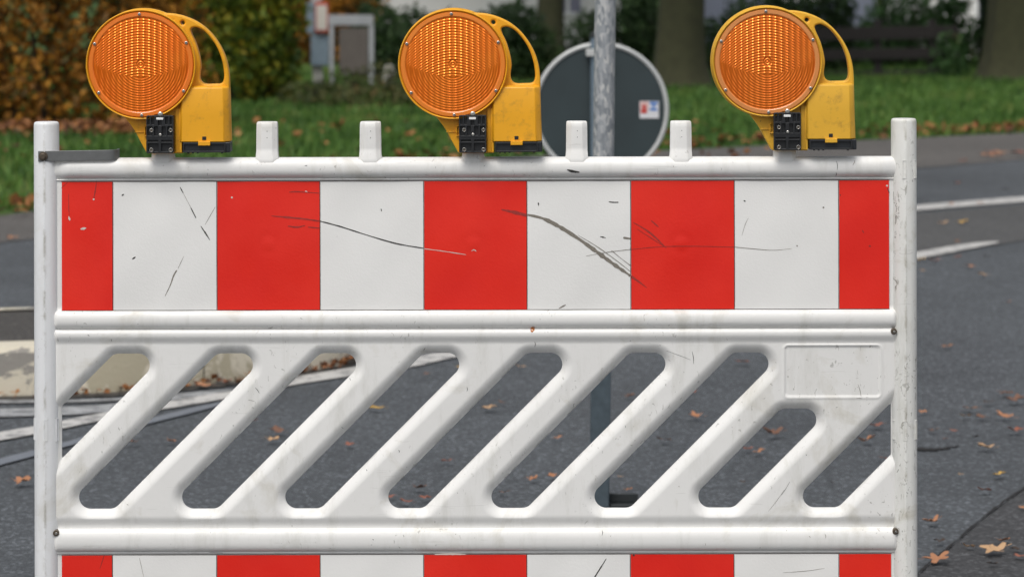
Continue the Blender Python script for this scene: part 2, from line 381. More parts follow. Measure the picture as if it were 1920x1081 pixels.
for i, dx in ((9, 0), (23, .0)):
    p = kf[i]; q = rings[1][i]; r_ = rings[2][i]; s_ = rings[3][i]; d = Vector((.003, -.003, 0)); e = Vector((0, -.003, 0))
    jn.add([p+e, p+d, q+d, q+e, r_+d+Vector((0,0,.003)), r_+e+Vector((0,0,.003)), s_+d+Vector((0,0,.003)), s_+e+Vector((0,0,.003))], [(0,1,2,3), (3,2,4,5), (5,4,6,7)], M['crack'])
c0 = G(37, 743); pts = [c0 + Vector((0, -.006, 0)), c0 + Vector((-.02, -.002, .06)), c0 + Vector((-.035, .0, .11)), c0 + Vector((-.055, .005, .155))]
jn.add([p + Vector((-.001 - .004*i, 0, 0)) for i, p in enumerate(pts)] + [p + Vector((.002 + .005*i, 0, 0)) for i, p in enumerate(pts)], [(i, i+1, i+5, i+4) for i in range(3)], M['crack'])
jn.build('kerb_joint', ko, smooth=False)
bk = off(kf, 1.0); top = k2 + [bk[i] for i in range(len(bk)-1, -1, -1)]
im = MB(); n = len(k2)
im.add([p + Vector((0, 0, H - .004)) for p in k2] + [p + Vector((0, 0, H - .004)) for p in bk] + list(bk), [(i, i+1, n+i+1, n+i) for i in range(n-1)] + [(n+i, n+i+1, 2*n+i+1, 2*n+i) for i in range(n-1)] + [(n-1, n-2+1, 2*n-1, 3*n-1)][:0], M['island'])
im.add([k2[-1] + Vector((0,0,H-.004)), k2[-1], bk[-1], bk[-1] + Vector((0,0,H-.004))], [(0,1,2,3)], M['kerb'])
tag(im.build('traffic_island', smooth=False), kind='structure')
k3 = off(kf, .985); k4 = off(kf, 1.05); em = MB()
for A, B in (([p + Vector((0,0,H+.004)) for p in k3], [p + Vector((0,0,H+.004)) for p in k4]), ([p + Vector((0,0,H+.004)) for p in k4], k4)):
    em.add(A + B, [(j, j+1, n+j+1, n+j) for j in range(n-1)], M['kerb'])
tag(em.build('island_far_kerb', smooth=False), kind='structure')

# ------------------------------------------------------------------ leaves, litter, grass blades
def oak(n, size, curl, seed):
    r_ = random.Random(seed); pts = []
    for i in range(n):
        a = 2*pi*i/n; lobe = .72 + .28*cos(5*a + r_.uniform(-.2, .2)) + r_.uniform(-.08, .08)
        R_ = lobe * (1.0 if abs(cos(a)) > .5 else .8); pts.append(Vector((cos(a)*R_*.5, sin(a)*R_*.36, 0)))
    f = lambda p: Vector((p.x, p.y, curl*(.9*p.x*p.x + 1.6*p.y*p.y) + .05*sin(9*p.x + seed) + .03*sin(13*p.y))) * size
    return [f(p) for p in pts] + [f(Vector((0, 0, 0)))]
leaf_meshes = {}
def leaf_mesh(colr, var):
    if (colr, var) not in leaf_meshes:
        n = 30; v = oak(n, 1, [.28, .5, .16][var], var*7+3); zmin = min(p.z for p in v); v = [p - Vector((0, 0, zmin)) for p in v]
        mid = [Vector((p.x*.55, p.y*.55, p.z*.45)) for p in v[:n]]
        me = bpy.data.meshes.new('fallen_leaf'); st = [Vector((.45, -.006, .05)), Vector((.72, -.02, .09)), Vector((.72, 0, .10)), Vector((.45, .01, .05))]
        me.from_pydata([tuple(p) for p in v[:n] + mid + [v[n]] + st], [], [(i, (i+1) % n, n+(i+1) % n, n+i) for i in range(n)] + [(n+i, n+(i+1) % n, 2*n) for i in range(n)] + [(2*n+1, 2*n+2, 2*n+3, 2*n+4)])
        me.materials.append(M['leaf_' + colr]); me.polygons.foreach_set('use_smooth', [True]*len(me.polygons)); leaf_meshes[(colr, var)] = me
    return leaf_meshes[(colr, var)]
LEAVES = [(703,769,38,'yellow'),(510,829,34,'tan'),(655,836,22,'red'),(320,831,26,'orange'),(640,672,42,'yellow'),(612,690,30,'orange'),(380,726,34,'orange'),(425,720,26,'red'),
 (975,690,22,'tan'),(917,769,40,'tan'),(940,757,20,'brown'),(1045,824,26,'orange'),(1035,896,24,'orange'),(998,902,26,'orange'),(945,927,26,'brown'),(1180,746,26,'brown'),(1305,785,36,'orange'),
 (1245,829,34,'brown'),(1162,896,14,'tan'),(1178,921,22,'orange'),(1300,737,18,'red'),(1390,682,36,'red'),(1448,819,52,'brown'),(1422,851,34,'orange'),(1402,845,26,'red'),(1625,831,40,'orange'),(1642,802,36,'red'),(1655,862,22,'red'),
 (1560,907,12,'dark'),(1392,906,14,'dark'),(836,868,26,'red'),(785,920,36,'brown'),(730,935,24,'red'),(796,938,34,'red'),(760,945,30,'red'),(478,790,16,'red'),(520,813,40,'brown'),(862,690,20,'yellow'),(800,702,14,'brown'),(40,909,46,'orange'),(250,833,34,'brown'),
 (22,447,26,'orange'),
 (1775,652,26,'orange'),(1729,775,24,'orange'),(1817,769,36,'orange'),(1812,783,28,'tan'),(1882,785,40,'orange'),(1902,812,42,'red'),(1846,843,38,'tan'),(1872,894,36,'yellow'),(1801,892,14,'tan'),(1847,924,34,'red'),
 (1748,984,38,'orange'),(1757,1056,58,'orange'),(1862,1040,60,'tan'),(1880,1019,36,'orange'),(1912,1048,32,'red'),(1818,1030,30,'tan'),(1918,955,20,'orange'),(1762,1019,28,'dark'),(1905,1034,26,'dark'),(1902,755,46,'brown'),(1852,757,28,'dark'),(1885,741,38,'brown'),(1787,810,18,'red'),(1750,810,26,'brown'),(1838,785,24,'brown'),(1828,823,22,'dark'),
 (1891,567,12,'orange'),(1727,488,22,'yellow'),(1752,491,24,'red'),(1818,501,28,'orange'),(1843,517,24,'tan'),(1795,483,18,'red'),(1850,482,18,'dark'),(1806,418,26,'yellow'),(1768,420,22,'tan'),(1783,383,18,'orange'),(1887,355,16,'dark'),(1795,344,18,'red'),
 (1850,291,34,'orange'),(1864,294,40,'orange'),(1876,288,32,'orange'),(1858,287,30,'red'),(1912,289,38,'red'),(1805,302,22,'red'),(1838,381,16,'orange'),(1730,508,16,'tan'),(1795,452,12,'orange'),(1772,825,14,'red'),(1860,1062,30,'dark')]
ORD = ['first','second','third','fourth','fifth','sixth','seventh','eighth','ninth','tenth','eleventh','twelfth','thirteenth','fourteenth','fifteenth','sixteenth','seventeenth','eighteenth','nineteenth','twentieth']
def region(x, y):
    if x < 70: return 'left of the barrier'
    if x > 1715:
        if y > 930: return 'by the seam at bottom right'
        if y > 700: return 'right of the right post'
        return 'on the far road at right'
    k = int(round((x + y - 1118 - 0) / 193.3)) + 2
    return 'in the %s slot from left' % ORD[min(max(k, 1), 9) - 1]
reg = {}
for i, L in enumerate(LEAVES): reg.setdefault((region(L[0], L[1]), L[3]), []).append((-L[1], i))
lab = {}
for (rg, c), it in reg.items():
    it.sort()
    for j, (_, i) in enumerate(it):
        base = 'blackish' if c == 'dark' else c
        if len(it) == 1: lab[i] = 'only %s fallen leaf %s' % (base, rg)
        elif j == 0: lab[i] = 'nearest %s fallen leaf %s' % (base, rg)
        elif j == len(it) - 1: lab[i] = 'farthest %s fallen leaf %s' % (base, rg)
        else: lab[i] = '%s nearest %s fallen leaf %s' % (ORD[j], base, rg)
for i, (x, y, s_, c) in enumerate(LEAVES):
    p = G(x, y + 4); r_ = 1430 / (y + 54); z = .010
    o = link('fallen_leaf', leaf_mesh(c, i % 3)); o.location = (p.x, p.y, z)
    sc = s_ / 1000 * r_ * .94; o.scale = (sc, sc * random.uniform(.8, 1.35), sc * random.uniform(.6, 1.4)); o.rotation_euler = (random.uniform(-.25, .25), random.uniform(-.15, .15), random.uniform(-.7, .7) + (pi if i % 2 else 0))
    o.location.z += sc * .10
    tag(o, lab[i], 'leaf', 'fallen leaves scattered on the asphalt')

def tris_leaves(centers, size, up=.0, flat_=0.0):
    """one small folded rhombus per centre"""
    n = len(centers); C = np.asarray(centers); 
    d = RNG.normal(size=(n, 3)); d[:, 2] *= (1 - flat_); d /= np.linalg.norm(d, axis=1)[:, None]
    e = RNG.normal(size=(n, 3)); e[:, 2] *= (1 - flat_); e -= d * (e*d).sum(1)[:, None]; e /= np.linalg.norm(e, axis=1)[:, None]
    nn = np.cross(d, e); s_ = np.asarray(size).reshape(-1, 1) * RNG.uniform(.6, 1.3, (n, 1))
    V = np.stack([C - d*s_*.5, C + e*s_*.3 + nn*s_*.1, C + d*s_*.5, C - e*s_*.3 + nn*s_*.1], 1).reshape(-1, 3)
    i = np.arange(n) * 4
    return V, np.concatenate([np.stack([i, i+1, i+2], 1), np.stack([i, i+2, i+3], 1)])
def stuff(name, V, T, mat, label, cat):
    me = npmesh(name, V, tris=T, mats=[mat], smooth=False); return tag(link(name, me), label, cat, kind='stuff')
# leaf litter along the verge edge, along the kerb foot and under the hedge
c = []
E = np.array([(p.x, p.y) for p in edge])
for k in range(1500):
    t = RNG.random() ** .8 * (len(E) - 1.001); i = int(t); q = E[i] + (E[i+1] - E[i]) * (t - i)
    clump = .5 + .5*sin(t*3.1) * sin(t*7.7 + 1)
    if RNG.random() > .08 + .92*clump**2: continue
    c.append((q[0] + RNG.normal() * .15, q[1] + abs(RNG.normal()) * .32 + .03, .03 + RNG.random() * .05))
for k in range(230): c.append((RNG.uniform(-4.6, 2), RNG.uniform(15, 20), .05 + RNG.random() * .03))
for k in range(900): c.append((RNG.uniform(-4.6, -2.7), RNG.normal(18.6, .3), .05 + RNG.random() * .06))
V, T = tris_leaves(c, [.085], flat_=.6)
stuff('leaf_litter', V, T, M['litter'], 'brown and orange fallen leaves drifted along the grass edge', 'leaf litter')
c = []
kk = np.array([(p.x, p.y) for p in kf])
for k in range(190):
    t = (1 - RNG.random()**2.2) * (len(kk) - 1.001); i = int(t); q = kk[i] + (kk[i+1] - kk[i]) * (t - i); c.append((q[0], q[1] - .012 - abs(RNG.normal())*.028, .012 + RNG.random()*.02))
V, T = tris_leaves(c, [.034], flat_=.6)
stuff('kerb_litter', V, T, M['litter'], 'crumbled brown leaves lying along the foot of the kerb', 'leaf litter')
# dirt line at the kerb foot
strip([(p[0], p[1] + 3) for p in kb_px[6::3]], [8, 9, 8], .005, M['island'], 'gutter_dirt', jit=1.2)
nb = 90000
r_ = RNG.uniform(0, 1, nb)**.7; yy = 10.5 + r_ * 28; xx = RNG.uniform(-1.12, 1.12, nb) * (yy + 5) / 5
ey = np.interp(xx, E[:, 0], E[:, 1]); ok = yy > ey + .04; xx, yy = xx[ok], yy[ok]; nb = len(xx)
hh = RNG.uniform(.04, .11, nb); an = RNG.uniform(0, pi, nb); wd = .008 + .0006 * yy
lx, ly = RNG.normal(0, .03, nb), RNG.normal(0, .03, nb)
V = np.stack([np.stack([xx - np.cos(an)*wd, yy - np.sin(an)*wd, np.full(nb, -.012)], 1), np.stack([xx + np.cos(an)*wd, yy + np.sin(an)*wd, np.full(nb, -.012)], 1), np.stack([xx + lx, yy + ly, hh], 1)], 1).reshape(-1, 3)
stuff('grass', V, np.arange(nb*3).reshape(-1, 3), M['blade'], 'green grass growing on the verge beyond the road', 'grass')

# ------------------------------------------------------------------ shrubs, hedge, trees
def cloud(parts, dens, size, seedoff=0):
    """leaf centres near the surface of lumpy ellipsoids; parts=[(cx,cy,cz,rx,ry,rz)]"""
    out = []
    for (cx, cy, cz, rx, ry, rz) in parts:
        n = int(dens * (rx*ry + ry*rz + rx*rz)); d = RNG.normal(size=(n, 3)); d /= np.linalg.norm(d, axis=1)[:, None]
        lump = 1 + .13*np.sin(d[:, 0]*7 + cx*3) * np.cos(d[:, 2]*8 + cy) + .09*np.sin(d[:, 1]*13 + cz*5 + d[:, 2]*11)
        k = (RNG.random(n) ** .35)[:, None] * lump[:, None]
        q = np.array([cx, cy, cz]) + d * k * np.array([rx, ry, rz]); out.append(q[q[:, 2] > .02])
    return np.concatenate(out)
def shrub(name, parts, dens, size, mat, label, cat, base, stems=6, group=None):
    root = empty(name, base, label, cat, group); b = Vector(base)
    q = cloud(parts, dens, size); V, T = tris_leaves(q - np.array(base), [size])
    me = npmesh('foliage', V, tris=T, mats=[mat], smooth=False); link('foliage', me, root)
    for k in range(stems):
        pr = parts[k % len(parts)]; e = Vector((pr[0] + random.uniform(-.4, .4)*pr[3], pr[1] + random.uniform(-.3, .3)*pr[4], pr[2] + random.uniform(.1, .6)*pr[5])) - b
        s0 = Vector((e.x*.85 + random.uniform(-.1, .1), e.y*.6, 0)); mb = MB(); mb.tube([s0, s0.lerp(e, .5) + Vector((random.uniform(-.08, .08), 0, .05)), e], [.03, .02, .006], M['branch'], 6)
        mb.build('stem', root)
    return root
def at(px, r): return (px - 960) / 1000 * r
bq = [(at(p, 8.8) , 39 + random.uniform(-.3, .3), z, .8, .6, .7) for p in range(250, 700, 75) for z in (.4, 1.3, 2.2)]
shrub('background_hedge', bq, 700, .13, M['dg'], 'dark green hedge far behind the notice boards', 'hedge', (at(480, 8.8), 39, 0), 8)
# beech hedge, left
hp = []
for x0 in np.arange(-5.6, -2.85, .42):
    for z0 in (.38, .95, 1.5, 1.95): hp.append((x0 + random.uniform(-.08, .08), 19.5 + random.uniform(-.1, .15), z0, .36 + random.uniform(-.04, .05), .62, .40))
shrub('beech_hedge', hp, 800, .088, M['hedge'], 'tall autumn hedge with rusty orange and brown leaves, left of frame', 'hedge', (-4.2, 19.5, 0), 16)
r5 = 5.9
ygp = [(at(345, r5), 24.4, .7, .6, .5, .8), (at(420, r5), 24.3, .5, .55, .5, .6), (at(490, r5), 24.5, .65, .45, .5, .7), (at(395, r5), 24.6, 1.4, .6, .5, .7), (at(520, r5), 24.7, .35, .28, .5, .42), (at(490, r5), 24.6, 1.6, .42, .5, .7), (at(535, r5), 24.7, 1.15, .26, .4, .6)]
shrub('yellow_green_shrub', ygp, 1300, .09, M['yg'], 'loose yellow green shrub between the orange hedge and the notice post', 'shrub', (at(450, r5), 24.5, 0), 9)
r6 = 7.0
shrub('golden_shrub', [(at(640, 8), 35, .9, .7, .5, .7), (at(560, 8), 35.5, 1.2, .7, .5, .6), (at(600, 8), 35.5, .5, .8, .4, .6)], 1000, .12, M['hedge'], 'orange and gold shrub behind the white framed notice board', 'shrub', (at(610, 8), 35, 0))
shrub('weedy_shrub', [(at(650, 6.0), 25.2, .14, .35, .3, .22), (at(715, 6.0), 25.4, .18, .38, .3, .28), (at(610, 6.0), 25.0, .10, .25, .3, .15), (at(760, 6.0), 25.4, .15, .3, .3, .25), (at(640, 5.6), 23.2, .08, .35, .4, .2), (at(720, 5.6), 23.0, .06, .4, .4, .22), (at(570, 5.7), 23.4, .08, .3, .4, .25), (at(780, 5.6), 23.4, .05, .3, .4, .18)], 1300, .06, M['weed'], 'low tangled weeds in front of the white framed notice board', 'weeds', (at(690, 6), 25.2, 0), 10)
shrub('dark_evergreen_shrub', [(at(790, 7.0), 29.6, .28, .55, .5, .42), (at(740, 7), 29.8, .38, .45, .5, .56), (at(880, 7.0), 30, .40, .6, .5, .55), (at(960, 7.0), 29.8, .42, .5, .5, .62), (at(1000, 7.0), 30.1, .30, .42, .5, .5), (at(780, 7.0), 30.3, .62, .42, .4, .38), (at(960, 7.0), 30.4, .75, .4, .4, .32), (at(700, 7.0), 30.3, .55, .35, .5, .6)], 1900, .085, M['dg'], 'wide dark evergreen shrub behind the middle warning lamp', 'shrub', (at(870, 7), 29.8, 0), 10)
shrub('dark_round_shrub', [(at(1110, 7.4), 32, .45, .4, .5, .52), (at(1170, 7.4), 32.2, .50, .5, .5, .72), (at(1215, 7.4), 32, .6, .35, .5, .8)], 1900, .085, M['dg'], 'dark evergreen shrub behind the steel pole and round sign', 'shrub', (at(1160, 7.4), 32, 0))
shrub('laurel_shrub', [(at(1430, 7.6), 33.4, .6, .7, .6, .62), (at(1520, 7.6), 33.2, .8, .7, .6, .95), (at(1360, 7.6), 33.6, .35, .6, .5, .45), (at(1575, 7.6), 33.4, .5, .3, .5, .8)], 1500, .095, M['dg'], 'big dark green bush behind the right warning lamp', 'shrub', (at(1480, 7.6), 33.3, 0), 10)
shrub('green_garden_shrub', [(at(1660, 8), 35, .5, .45, .5, .6), (at(1730, 8), 35.2, .7, .5, .5, .7), (at(1778, 7.25), 31.1, .25, .26, .25, .42), (at(1620, 8), 35.3, .25, .5, .4, .35), (at(1790, 8), 35.1, .3, .35, .4, .55), (at(1765, 8), 35.0, .75, .3, .3, .25), (at(1812, 8), 34.9, .35, .22, .3, .5), (at(1795, 8), 34.9, .95, .2, .3, .16), (at(1700, 8), 35.4, .3, .7, .4, .4)], 1100, .1, M['mg'], 'mid green leafy shrub behind the dark rail fence at right', 'shrub', (at(1700, 8), 35.1, 0), 9)
shrub('slim_evergreen', [(at(1848, 7.9), 34.5, .5, .13, .3, .55), (at(1850, 7.9), 34.5, 1.2, .12, .3, .5)], 2500, .08, M['dg'], 'slim dark evergreen between the white house and right tree trunk', 'shrub', (at(1848, 7.9), 34.5, 0), 3)
def tree(name, x, y, rad, h, crown, mat, label):
    root = empty(name, (x, y, 0), label, 'tree'); mb = MB(); n = 20; rings = []
    for z in (0, .12, .35, .8, 1.6, 2.6, h*.6, h*.85):
        fl = rad * (1 + .55*math.exp(-z/.22)) * (1 - .45*z/h)
        rings.append([Vector((cos(2*pi*j/n)*fl*(1 + .07*sin(5*j*2*pi/n + x) + .04*sin(9*j*2*pi/n)) + .03*z*sin(z), sin(2*pi*j/n)*fl, z - .02)) for j in range(n)])
    mb.loft(rings, M['bark'])
    mb.build('trunk', root)
    lm = MB()
    for k in range(7):
        a = 2*pi*k/7 + x; z0 = 2.3 + .35*k; e = Vector((cos(a)*crown*.75, sin(a)*crown*.75, z0 + 1.6)); s0 = Vector((0, 0, z0))
        lm.tube([s0, s0.lerp(e, .5) + Vector((0, 0, .15)), e], [rad*.35, rad*.2, rad*.06], M['bark'], 8)
    lm.build('limb', root)
    parts = [(random.uniform(-1, 1)*crown*.6, random.uniform(-1, 1)*crown*.6, h*.55 + random.uniform(0, h*.4), crown*.5, crown*.5, crown*.38) for _ in range(9)]
    V, T = tris_leaves(cloud(parts, 170, .2), [.2]); link('crown', npmesh('crown', V, tris=T, mats=[mat], smooth=False), root)
tree('broadleaf_tree', at(1272, 6.65), 28.25, .30, 7.5, 2.6, M['yg'], 'thick mossy tree trunk just left of the right warning lamp')
tree('broadleaf_tree', at(1900, 7.1), 30.5, .36, 8, 2.8, M['mg'], 'broad dark tree trunk at the right edge of the photo')
tree('broadleaf_tree', at(1030, 8.6), 38, .22, 8, 3.0, M['dg'], 'tree standing in front of the white house behind the middle lamp')

# ------------------------------------------------------------------ background furniture and buildings
fr = empty('rail_fence', (at(1640, 7.3), 31.5, 0), 'dark wooden rail fence in front of the green garden shrub', 'fence')
for z0, z1 in ((.52, .70), (.25, .40), (.03, .10)):
    mb = MB(); mb.box((-2.0, -.03, z0), (1.15, .02, z1), M['darkwood'], Matrix.Rotation(radians(-.9), 4, 'Y')); mb.build('rail', fr, bevel=.006)
for x in (-1.9, -.85, .05, .8):
    mb = MB(); mb.box((x - .05, .021, -.02), (x + .05, .12, .80), M['darkwood']); mb.build('post', fr, bevel=.008)
# post with timetable boards
ip = empty('notice_post', P(595, 180, 6.2), 'white post carrying blue grey boards and a red bordered notice', 'notice post')
u = 6.2 / 1000
def bx(px0, py0, px1, py1, y0, y1, m, nm, ox=595, oy=180, uu=u, par=None, bev=.004):
    mb = MB(); mb.box(((px0-ox)*uu, y0, (oy-py1)*uu), ((px1-ox)*uu, y1, (oy-py0)*uu), m); return mb.build(nm, par or ip, bevel=bev)
mb = MB(); mb.loft([[Vector((a*.058 + dx, b*.04, z)) for a, b in ((-1,-1),(1,-1),(1,1),(-1,1))] for z, dx in ((-.02, .02), (.1, .02), (.34, .0), (1.3, -.01))], M['greypost']); mb.build('post', ip, bevel=.005)
bx(584, 65, 617, 122, -.09, -.045, M['boardblue'], 'lower_board')
b1 = bx(576, 5, 593, 62, -.10, -.045, M['boardblue'], 'side_board')
b2 = bx(592.5, 3, 617, 60, -.14, -.105, M['redborder'], 'notice_frame')
bx(595, 9, 614.5, 55, -.146, -.1405, M['boardwhite'], 'notice_sheet', par=ip, bev=0)
nb_ = empty('notice_board', P(660, 170, 6.6), 'white framed grey notice board standing right of the post', 'notice board'); u2 = 6.6/1000
kw = dict(ox=660, oy=170, uu=u2, par=nb_)
bx(616, 28, 700, 47, -.04, .04, M['whitebar'], 'crossbar', **kw); bx(692, 47.5, 701, 185, -.035, .035, M['whitebar'], 'leg', **kw); bx(618, 47.5, 626, 185, -.035, .035, M['whitebar'], 'leg', **kw)
bx(636, 52, 690, 140, -.02, .02, M['boardgrey'], 'panel', **kw)
ms = MB(); pm = P(730, 128, 6.4); ms.loft([[Vector((a*.09*k, b*.07*k, z)) for a, b in ((-1,-.7),(-.6,-1),(.6,-1),(1,-.7),(1,.7),(.6,1),(-.6,1),(-1,.7))] for z, k in ((0, 1.1), (.2, 1), (.33, .8), (.37, .4))], M['greypost'])
o = ms.build('marker_stone', loc=(pm.x, pm.y, 0)); o.scale = (.8, .8, .9); tag(o, 'small pale marker stone right of the white framed notice board', 'stone')
# houses
def house(name, x0, x1, y, h, wins, wall, label, depth=8, roofh=2.5):
    root = empty(name, ((x0+x1)/2, y, 0), label, 'house'); c = (x1-x0)/2; mb = MB()
    mb.box((-c, 0, -.05), (c, depth, h), wall); mb.build('wall', root)
    rf = MB(); e = .35; rf.add([(-c-e, -e, h), (c+e, -e, h), (c+e, depth+e, h), (-c-e, depth+e, h), (-c-e, depth/2, h+roofh), (c+e, depth/2, h+roofh)], [(0,1,5,4), (2,3,4,5), (1,2,5), (3,0,4), (3,2,1,0)], M['roof']); rf.build('roof', root, smooth=False)
    for (wx, wz, ww, wh, cur) in wins:
        fb = MB(); fx = wx - (x0+x1)/2
        for a, b in (((fx-.07, -.05, wz-.07), (fx+ww+.07, .02, wz)), ((fx-.07, -.05, wz+wh), (fx+ww+.07, .02, wz+wh+.07)), ((fx-.07, -.05, wz), (fx, .02, wz+wh)), ((fx+ww, -.05, wz), (fx+ww+.07, .02, wz+wh)), ((fx+ww/2-.03, -.045, wz), (fx+ww/2+.03, .02, wz+wh))): fb.box(a, b, M['winframe'])
        w_ = fb.build('window', root); gb = MB(); gb.box((fx, -.02, wz), (fx+ww, -.004, wz+wh), M['curtain'] if cur else M['glass']); gb.build('pane', w_)
    return root
house('white_house', -2.3, 1.9, 41.5, 3.0, [(-1.5, 1.15, .9, 1.1, 0), (.75, .75, .45, 1.2, 1)], M['wallwhite'], 'white rendered house behind the shrubs and the middle lamp')
house('grey_house', 3.1, 6.7, 44, 3.0, [(4.9, 1.0, .9, 1.1, 0)], M['wallblue'], 'blue grey house seen in gaps left and right of the right lamp', 6)
house('garden_house', 6.95, 13, 40.5, 2.8, [(7.95, .10, .34, 1.0, 1), (9.5, .9, 1.2, 1.1, 0)], M['wallwhite'], 'white house with a dark window beside the right tree trunk')

# round sign seen from behind
rs = empty('round_sign', (at(1120, 2.34), 5*1.34, 0), 'round traffic sign seen from behind, dark back with pale rim', 'sign')
Rs = .30; cz = 1.43 - (207+50)/1000*2.34; cx = at(1127, 2.34) - rs.location.x
mb = MB(); v, f = plate([circ(cx, cz, Rs-.012, 72)], .034, .038, .0005, M['signback']); mb.add(v, f, M['signback']); mb.build('sign_face', rs)
mb = MB(); n = 72; rr = []
for k in range(n):
    a = 2*pi*k/n; C_ = Vector((cx + cos(a)*(Rs-.010), .033, cz + sin(a)*(Rs-.010))); d = Vector((cos(a), 0, sin(a)))
    rr.append([C_ + d*cos(t)*.0105 + Vector((0, sin(t)*.010, 0)) for t in [2*pi*j/8 for j in range(8)]])
vv = [p for r_ in rr for p in r_]; mb.add(vv, [(i*8+j, i*8+(j+1) % 8, ((i+1) % n)*8+(j+1) % 8, ((i+1) % n)*8+j) for i in range(n) for j in range(8)], M['signrim']); mb.build('rim', rs)
mb = MB(); mb.tube([(0, 0, -.02), (0, 0, cz + Rs + .02)], [.030, .030], M['bluepost'], 24); po = mb.build('post', rs)
mb = MB(); mb.tube([(0, 0, cz+Rs+.021), (0, 0, cz+Rs+.035), (0, 0, cz+Rs+.045)], [.034, .034, .02], M['darksteel'], 24); mb.build('cap', po)
for zz in (cz + Rs - .045, cz - Rs + .07):
    mb = MB(); mb.box((-.05, -.036, zz-.016), (.05, -.0305, zz+.016), M['signrim']); mb.box((-.05, -.03, zz-.014), (-.0315, .031, zz+.014), M['signrim']); mb.box((.0315, -.03, zz-.014), (.05, .031, zz+.014), M['signrim']); mb.build('clamp', rs, bevel=.002)
def sp_(px0, py0, px1, py1, y, m, nm, par=rs):
    r_ = 2.34; x0 = at(px0, r_) - rs.location.x; x1 = at(px1, r_) - rs.location.x; z1 = 1.43 - (py0+50)/1000*r_; z0 = 1.43 - (py1+50)/1000*r_
    return (x0, y, z0), (x1, y + .0006, z1), m
mb = MB(); TB = Matrix.Rotation(radians(-2), 4, 'Y')
for a in ((1200, 190, 1236, 222, .0330, 'stickwhite'), (1201, 191, 1217, 206, .0322, 'stickpink'), (1202, 206, 1214, 213, .0322, 'stickred'), (1205, 197, 1212, 206, .0318, 'stickred'), (1219, 191, 1234, 196, .0322, 'stickblue'), (1223, 197, 1230, 201, .0322, 'stickblue'), (1219, 203, 1233, 208, .0322, 'stickblue')):
    p0, p1, m = sp_(*a[:5], M[a[5]], ''); mb.box(p0, p1, m)
mb.build('sticker', rs, smooth=False)

# galvanised pole with square sleeve and foot
r0 = 1.43; pb = P(1123.5, 950, r0); gp = empty('steel_pole', (pb.x, pb.y, 0), 'mottled galvanised steel pole leaning slightly behind the barrier', 'pole')
up = lambda z: Vector(((z/(1.43)) * .01716 + .0, 0, z))
mb = MB(); mb.tube([up(.52) , up(1.4), up(2.9)], [.0285]*3, M['galv'], 32); mb.build('tube', gp)
mb = MB(); mb.tube([up(2.901), up(2.93)], [.031, .028], M['blackpl'], 24); mb.build('cap', gp)
mb = MB(); mb.loft([[up(z) + Vector((a*.0262, b*.0262, 0)) for a, b in ((-1,-1),(1,-1),(1,1),(-1,1))] for z in (.004, .56)], M['sleeve']); mb.build('sleeve', gp, bevel=.003)
mb = MB(); mb.box((.028, -.015, .002), (.105, .02, .010), M['darksteel']); mb.box((.028, .016, .010), (.105, .02, .034), M['darksteel']); mb.box((-.03, .03, .002), (.03, .10, .010), M['darksteel']); mb.build('foot', gp, bevel=.003)

# ------------------------------------------------------------------ the barrier
def X(px): return (px - 960) / 1000
def Z(py): return (1380 - py) / 1000
B = empty('road_barrier', (0, 0, 0), 'white plastic road barrier with red and white stripes and slanted slots', 'barrier')
B.rotation_euler = (0, -.0020, 0)
def ss(t): t = np.clip(t, 0, 1); return t*t*(3 - 2*t)
def ell(y, y0, y1, pw=2.0):
    t = np.clip(np.abs((y - (y0+y1)/2) / ((y1-y0)/2)), 0, 1); return (1 - t**pw) ** (1/pw)
def prof(y):
    h = np.full_like(y, 15.0)
    h = np.where(y < 335.5, 12.5, h); h = np.where(y < 332.5, 2 + 21*ell(y, 293.5, 333, 2.3), h)
    h = np.where((y >= 335.5) & (y <= 578), 10.2, h)
    h = np.where((y > 578) & (y < 613), np.maximum(8 + 14*ell(y, 578.5, 613.5, 2.2), 0), h)
    s2 = 15 + 5.5*(1 - ss((y - 624) / 18)); s2 = np.where(y < 622, 8 + 12.5*np.sqrt(np.clip(1 - ((622 - y)/9.5)**2, 0, 1)), s2)
    h = np.where((y >= 613) & (y < 645), s2, h)
    h = np.where((y > 962) & (y < 986.5), 15 - 5.5*ss((y - 962)/22), h)
    h = np.where((y >= 986.5) & (y < 1029), 8 + 14*ell(y, 986, 1029.5, 2.4), h)
    h = np.where((y >= 1029) & (y < 1034), 13, h); h = np.where((y >= 1033) & (y < 1277), 10.2, h)
    h = np.where(y >= 1277, 2 + 20*ell(y, 1277, 1322, 2.3), h)
    return h
def sdpoly(x, y, vs):
    d = np.full_like(x, 1e9); s = np.ones_like(x); n = len(vs)
    for i in range(n):
        a, b = vs[i], vs[i-1]; ex, ey_ = b[0]-a[0], b[1]-a[1]; wx, wy = x-a[0], y-a[1]
        t = np.clip((wx*ex + wy*ey_) / (ex*ex + ey_*ey_), 0, 1); dx, dy = wx - ex*t, wy - ey_*t; d = np.minimum(d, dx*dx + dy*dy)
        c1 = y >= a[1]; c2 = y < b[1]; c3 = ex*wy > ey_*wx; fl = (c1 & c2 & c3) | (~c1 & ~c2 & ~c3); s = np.where(fl, -s, s)
    return s * np.sqrt(d)
SL = [(1069 + 193.3*(k-1), 660, 951) for k in range(0, 7)] + [(2230, 765, 951), (2426, 660, 951)]
R2 = math.sqrt(2)
